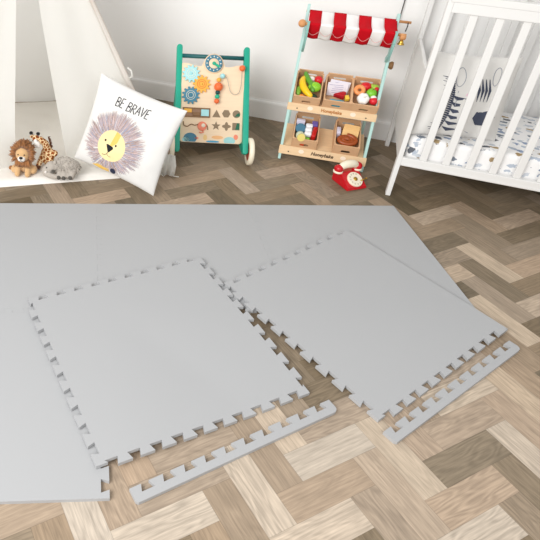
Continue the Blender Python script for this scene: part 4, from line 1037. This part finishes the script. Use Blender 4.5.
# crate 4
def b_loaf(bm):
    pts = []
    for t in range(90):
        a = t / 89 * 4.5 * PI; r = 0.006 + 0.0023 * a
        pts.append(Vector((r * 1.12 * math.cos(a), r * 0.72 * math.sin(a), 0.003 * math.sin(a * 0.7))))
    tube(bm, pts, [0.0105] * 90, 10)
single('toy_pastry', 4, (-0.004, 0.048, 0.054), b_loaf, F('pastry_brown', '#9c4a1e'), 'brown swirled toy pastry at the front of the right lower crate', 'toy food', FG, rx=R(12))
TOAST = mat('toast_tan', '#e9bf83', 0.7, 0.15, var=0.06, vscale=60)
for k in range(4):
    single('toy_toast', 4, (0.010 + k * 0.0015, 0.086 + k * 0.0095, 0.050 + k * 0.001), lambda bm: prism(bm, rrect(-0.035, -0.030, 0.035, 0.026, 0.008), -0.0042, 0.0042, None, 0.001), TOAST, ['tan toy toast slice directly behind the brown pastry', 'tan toy toast slice second in the row behind the brown pastry', 'tan toy toast slice third in the row behind the brown pastry', 'tan toy toast slice last in the row behind the brown pastry'][k], 'toy food', 'toy toast slices', rx=R(42), ry=0, rz=R(-6))
single('toy_packet', 4, (-0.040, 0.098, 0.044), lambda bm: box(bm, (0, 0, 0), (0.018, 0.040, 0.040), None, 0.003), F('packet_lilac', '#d9d2e2'), 'lilac toy packet left of the toast slices', 'toy grocery', 'toy groceries')
single('toy_packet', 4, (0.004, 0.018, 0.022), lambda bm: box(bm, (0, 0, 0), (0.050, 0.014, 0.028), None, 0.003), F('packet_brown', '#4a3423'), 'dark brown toy packet showing through the right lower crate slot', 'toy grocery', 'toy groceries')

# ------------------------------------------------------------------ red toy telephone
PHX = 0.683; PHY = 1.157; PHA = R(40)
ph = thing('toy_telephone', 'red wooden toy telephone with cream dial on the floor by the stall', 'toy telephone', (PHX, PHY, 0), PHA)
pw = 0.051
def wedge(bm, pts, x0, x1, M=None, bev=0.004):
    g = bmesh.new()
    A_ = [g.verts.new((x0, y, z)) for y, z in pts]; B_ = [g.verts.new((x1, y, z)) for y, z in pts]
    n = len(pts)
    g.faces.new(A_); g.faces.new(B_[::-1])
    for k in range(n): g.faces.new([A_[k], B_[k], B_[(k + 1) % n], A_[(k + 1) % n]])
    bmesh.ops.recalc_face_normals(g, faces=g.faces)
    if bev: bmesh.ops.bevel(g, geom=g.edges[:], offset=bev, segments=2, affect='EDGES')
    merge(bm, g, M)
bm = bmesh.new(); wedge(bm, [(-0.056, 0.0), (0.056, 0.0), (0.056, 0.046), (0.014, 0.054), (-0.056, 0.009)], -pw, pw); obj('body', bm, RED, ph, smooth=True, auto=30)
fs = Vector((0, 0.070, 0.045)).normalized(); DM = frame((0.005, -0.0215, 0.0310), (1, 0, 0), fs)
bm = bmesh.new(); lathe(bm, [(0.035, 0.0), (0.035, 0.006), (0.033, 0.008), (0, 0.008)], DM, 36); dial = obj('dial', bm, CREAMP, ph, smooth=True, auto=40, label='cream round dial')
bm = bmesh.new(); lathe(bm, [(0.0095, 0.008), (0.0095, 0.0095), (0.005, 0.011), (0, 0.011)], DM, 20); obj('dial_centre', bm, GOLD, dial)
bm = bmesh.new()
for k in range(10):
    a = R(60 + k * 30); lathe(bm, [(0.0038, 0.008), (0.0038, 0.0086), (0, 0.0086)], DM @ Matrix.Translation((0.025 * math.cos(a), 0.025 * math.sin(a), 0)), 10)
obj('dial_numbers', bm, mat('dial_grey', '#d3cab6', 0.5, 0.3), dial)
bm = bmesh.new(); tube(bm, [DM @ Vector((0.020, -0.012, 0.010)), DM @ Vector((0.036, -0.010, 0.012)), DM @ Vector((0.052, -0.006, 0.010))], 0.0028, 8); ball(bm, DM @ Vector((0.052, -0.006, 0.010)), 0.0045); obj('dial_stop', bm, GOLD, ph, smooth=True, label='brass finger stop')
bm = bmesh.new()
hz = 0.068
for sx in (-1, 1): tube(bm, [(sx * 0.032, 0.028, 0.050), (sx * 0.032, 0.028, 0.064)], 0.007, 10)
obj('cradle', bm, RED, ph)
bm = bmesh.new()
hp = [Vector((-0.044, 0.028, hz)), Vector((-0.028, 0.028, hz + 0.011)), Vector((0, 0.028, hz + 0.015)), Vector((0.028, 0.028, hz + 0.011)), Vector((0.044, 0.028, hz))]
tube(bm, [bez(hp, t / 16) for t in range(17)], [0.012 + 0.006 * math.sin(PI * t / 16) for t in range(17)], 14); hs_ = obj('handset', bm, CREAMP, ph, smooth=True, label='cream handset grip')
for sx in (-1, 1):
    bm = bmesh.new(); ball(bm, (sx * 0.050, 0.028, hz - 0.001), (0.019, 0.020, 0.018), sub=3); obj('handset_end', bm, RED, hs_, smooth=True, label='red handset end')
    bm = bmesh.new(); lathe(bm, [(0.0195, -0.018), (0.0208, -0.016), (0.0208, -0.011), (0.0185, -0.009)], Matrix.Translation((sx * 0.050, 0.028, hz)), 24); obj('handset_rim', bm, CREAMP, hs_, smooth=True, label='cream rim')
bm = bmesh.new(); tube(bm, [bez([Vector((0.062, 0.034, hz - 0.02)), Vector((0.072, 0.045, 0.035)), Vector((0.072, 0.062, 0.014)), Vector((0.058, 0.070, 0.004))], t / 14) for t in range(15)], 0.0026, 8); obj('cord', bm, PALETEAL, ph, smooth=True, label='pale aqua cord')

# ------------------------------------------------------------------ cot
CU0, CV0, CLEN, CDEP, CH = 0.834, 1.123, 1.24, 0.535, 0.822
cot = thing('cot', 'white slatted wooden cot standing against the wall on the right', 'cot', (CU0, CV0, 0))
def crect(name, x0, x1, y0, y1, z0, z1, bev=0.002, m=CRIBW):
    bm = bmesh.new(); box(bm, ((x0 + x1) / 2, (y0 + y1) / 2, (z0 + z1) / 2), (x1 - x0, y1 - y0, z1 - z0), bev=bev); return obj(name, bm, m, cot)
PWD = 0.019
for x in (0, CLEN - PWD):
    for y in (0, CDEP - 0.035): crect('post', x, x + PWD, y, y + 0.035, 0, CH - 0.02)
for y in (0.0005, CDEP - 0.0225):
    crect('bottom_rail', PWD, CLEN - PWD, y, y + 0.022, 0.147, 0.183)
    crect('top_rail', PWD, CLEN - PWD, y - 0.002, y + 0.024, 0.762, 0.798)
    crect('teething_rail', PWD - 0.01, CLEN - PWD + 0.01, y - 0.004, y + 0.026, 0.798, CH)
    crect('rail_groove', PWD, CLEN - PWD, y - 0.0012, y + 0.02, 0.151, 0.156, 0)
    n = 14
    for k in range(n):
        c = 0.0965 + 0.0845 * k - 0.0005
        if c > CLEN - 0.05: break
        crect('slat', c - 0.0135, c + 0.0135, y + 0.005, y + 0.017, 0.183, 0.762, 0.003)
for x in (0.003, CLEN - 0.016):
    crect('end_panel', x, x + 0.013, 0.035, CDEP - 0.035, 0.160, 0.535)
crect('mattress_base', PWD, CLEN - PWD, 0.024, CDEP - 0.024, 0.150, 0.162)

# mattress with printed sheet
SHEET = bpy.data.materials.new('printed_cot_sheet'); SHEET.use_nodes = True
nt = SHEET.node_tree; N = nt.nodes; b = N['Principled BSDF']; b.inputs['Roughness'].default_value = 0.9; b.inputs['Specular IOR Level'].default_value = 0.1
tc = N.new('ShaderNodeTexCoord'); mp = N.new('ShaderNodeMapping'); mp.inputs['Scale'].default_value = (23, 34, 34)
vo = N.new('ShaderNodeTexVoronoi'); vo.inputs['Scale'].default_value = 1.0; vo.inputs['Randomness'].default_value = 0.75
nz = N.new('ShaderNodeTexNoise'); nz.inputs['Scale'].default_value = 60; nz.inputs['Detail'].default_value = 3
nt.links.new(tc.outputs['Object'], mp.inputs['Vector']); nt.links.new(mp.outputs['Vector'], vo.inputs['Vector']); nt.links.new(tc.outputs['Object'], nz.inputs['Vector'])
ad = N.new('ShaderNodeMath'); ad.operation = 'MULTIPLY_ADD'; ad.inputs[1].default_value = 0.9; nt.links.new(nz.outputs['Fac'], ad.inputs[0]); 
sbt = N.new('ShaderNodeMath'); sbt.operation = 'SUBTRACT'; sbt.inputs[1].default_value = 0.45; nt.links.new(vo.outputs['Distance'], sbt.inputs[0]); nt.links.new(sbt.outputs[0], ad.inputs[2])
th = N.new('ShaderNodeValToRGB'); th.color_ramp.elements[0].position = 0.36; th.color_ramp.elements[0].color = (1, 1, 1, 1); th.color_ramp.elements[1].position = 0.42; th.color_ramp.elements[1].color = (0, 0, 0, 1)
nt.links.new(ad.outputs[0], th.inputs['Fac'])
sp = N.new('ShaderNodeSeparateColor'); nt.links.new(vo.outputs['Color'], sp.inputs['Color'])
pal = N.new('ShaderNodeValToRGB'); pal.color_ramp.interpolation = 'CONSTANT'
e = pal.color_ramp.elements; e[0].position = 0; e[0].color = lin('#b3bcc8'); e[1].position = 0.28; e[1].color = lin('#7d8590')
for p_, c_ in ((0.45, '#c7ccd3'), (0.62, '#a58f6c'), (0.74, '#8d9bb3'), (0.88, '#62656c')):
    x_ = e.new(p_); x_.color = lin(c_)
nt.links.new(sp.outputs['Red'], pal.inputs['Fac'])
mix = N.new('ShaderNodeMix'); mix.data_type = 'RGBA'; mix.inputs['A'].default_value = lin('#eeedec')
nt.links.new(th.outputs['Color'], mix.inputs['Factor']); nt.links.new(pal.outputs['Color'], mix.inputs['B']); nt.links.new(mix.outputs['Result'], b.inputs['Base Color'])
bm = bmesh.new()
box(bm, (0, 0, 0.052), (CLEN - 2 * PWD - 0.012, CDEP - 0.056, 0.104), bev=0.018, seg=4)
mt = obj('cot_mattress', bm, SHEET, smooth=True, auto=50); mt.location = (CU0 + CLEN / 2, CV0 + CDEP / 2, 0.1622)
tag(mt, 'cot mattress in a white sheet printed with blue, grey and ochre animals', 'mattress')
MZ = 0.1622 + 0.104

# zebra cushion standing in the cot
za = R(14); zl = 0.12
w = Vector((math.cos(za), math.sin(za), 0)); d = Vector((-math.sin(za), math.cos(za), 0)); up = d * math.sin(zl) + Vector((0, 0, math.cos(zl)))
ZS = 0.335
ZO = Vector((1.018, 1.214, MZ + 0.001)) + up * ZS / 2
ZM = frame(ZO, w, up)
zc = thing('cushion', 'white cushion printed with a striped zebra standing inside the cot', 'cushion', M=ZM)
ZF = cushion_fn(ZS / 2, 0.045)
obj('cover', cushion_bm(ZF, 30), PILLOW, zc, smooth=True)
ZINK = mat('printed_slate', '#4b5060', 0.9, 0.1); ZPALE = mat('printed_pale_grey', '#9a9da6', 0.9, 0.1); ZPINK = mat('printed_pink', '#e7c5d3', 0.9, 0.1)
bm = bmesh.new()
for t in range(26):       # spiky mane along the left side of the neck
    v = -0.85 + t * 0.052; x = -0.50 + 0.12 * math.sin(t * 0.12)
    stroke(bm, [(x + 0.04, v), (x - 0.06, v + 0.03), (x - 0.18 - 0.05 * (t % 2), v + 0.05)], [0.046, 0.034, 0.008], ZF)
for k in range(6):        # neck stripes
    y = -0.80 + k * 0.16
    stroke(bm, [(-0.40, y + 0.08), (-0.26, y), (-0.02, y + 0.02)], [0.012, 0.095, 0.014], ZF, 0.0009)
for k in range(5):        # forehead stripes
    x = 0.10 + k * 0.085
    stroke(bm, [(x - 0.10, 0.52), (x - 0.02, 0.25), (x - 0.02, -0.02)], [0.016, 0.066, 0.010], ZF, 0.0009)
decal(bm, [(0.26, -0.28), (0.62, -0.22), (0.74, -0.38), (0.62, -0.62), (0.34, -0.62), (0.22, -0.45)], ZF, 0.0009, n=3)
obj('printed_zebra', bm, ZINK, zc, label='dark slate printed stripes')
bm = bmesh.new()
def loop_(cx, cy, rx, ry): return [(cx + rx * math.cos(2 * PI * k / 24), cy + ry * math.sin(2 * PI * k / 24)) for k in range(25)]
stroke(bm, loop_(-0.32, 0.52, 0.10, 0.22), 0.016, ZF); stroke(bm, loop_(0.50, 0.58, 0.09, 0.21), 0.016, ZF)
stroke(bm, [(-0.30, 0.2), (-0.26, -0.2), (0.0, -0.75), (0.25, -0.85)], 0.014, ZF)
obj('printed_outline', bm, ZPALE, zc)
bm = bmesh.new(); decal(bm, circle(16, 0.07, -0.04, 0.12, 0.05), ZF, 0.0009, n=2); obj('printed_cheek', bm, ZPINK, zc)

# thin dark cord hanging on the wall behind the stall
bm = bmesh.new(); tube(bm, [(0.743, VW - 0.004, 1.3), (0.7425, VW - 0.004, 0.9), (0.741, VW - 0.004, 0.56)], 0.0024, 8)
tag(obj('wall_cord', bm, mat('cord_grey', '#5a5754', 0.6, 0.2)), 'thin dark cord hanging down the wall behind the stall', 'cord')

# ------------------------------------------------------------------ camera
cx_, cy_, cz_, yaw, pitch, roll = 0.490, -1.245, 1.257, R(-18.276), 0.567, 0.055
fwd = Vector((math.sin(yaw) * math.cos(pitch), math.cos(yaw) * math.cos(pitch), -math.sin(pitch)))
right = Vector((math.cos(yaw), -math.sin(yaw), 0)); upv = right.cross(fwd)
r2 = right * math.cos(roll) + upv * math.sin(roll); u2 = -right * math.sin(roll) + upv * math.cos(roll)
cam = bpy.data.cameras.new('camera'); co = bpy.data.objects.new('camera', cam); COL.objects.link(co)
m = Matrix.Identity(4)
for i in range(3): m[i][0], m[i][1], m[i][2], m[i][3] = r2[i], u2[i], -fwd[i], (cx_, cy_, cz_)[i]
co.matrix_world = m
cam.sensor_width = 36; cam.sensor_fit = 'HORIZONTAL'; cam.lens = 586.436 / 540 * 36
cam.shift_x = (270 - 131.69) / 540; cam.shift_y = -(270 - 202.2) / 540
cam.clip_start = 0.02
scene.camera = co

# ------------------------------------------------------------------ light
wd = bpy.data.worlds.new('world'); scene.world = wd; wd.use_nodes = True
bg = wd.node_tree.nodes['Background']; bg.inputs['Color'].default_value = (1.0, 0.995, 0.99, 1); bg.inputs['Strength'].default_value = 0.6
def area(name, loc, target, sx, sy, power, col=(1, 1, 1)):
    l = bpy.data.lights.new(name, 'AREA'); l.shape = 'RECTANGLE'; l.size = sx; l.size_y = sy; l.energy = power; l.color = col
    o = bpy.data.objects.new(name, l); COL.objects.link(o); o.location = loc
    dirv = Vector(target) - Vector(loc); o.rotation_euler = dirv.to_track_quat('-Z', 'Y').to_euler(); return o
area('window_light', (-0.9, -2.3, 1.9), (0.2, 1.2, 0.3), 2.2, 1.5, 120, (1.0, 0.992, 0.985))
area('window_light', (1.9, -1.7, 1.9), (0.4, 1.0, 0.3), 1.2, 1.2, 20, (1.0, 0.992, 0.985))
vs = scene.view_settings
vs.view_transform = 'Standard'; vs.look = 'None'; vs.gamma = 1; vs.exposure = 0.0; vs.use_curve_mapping = False
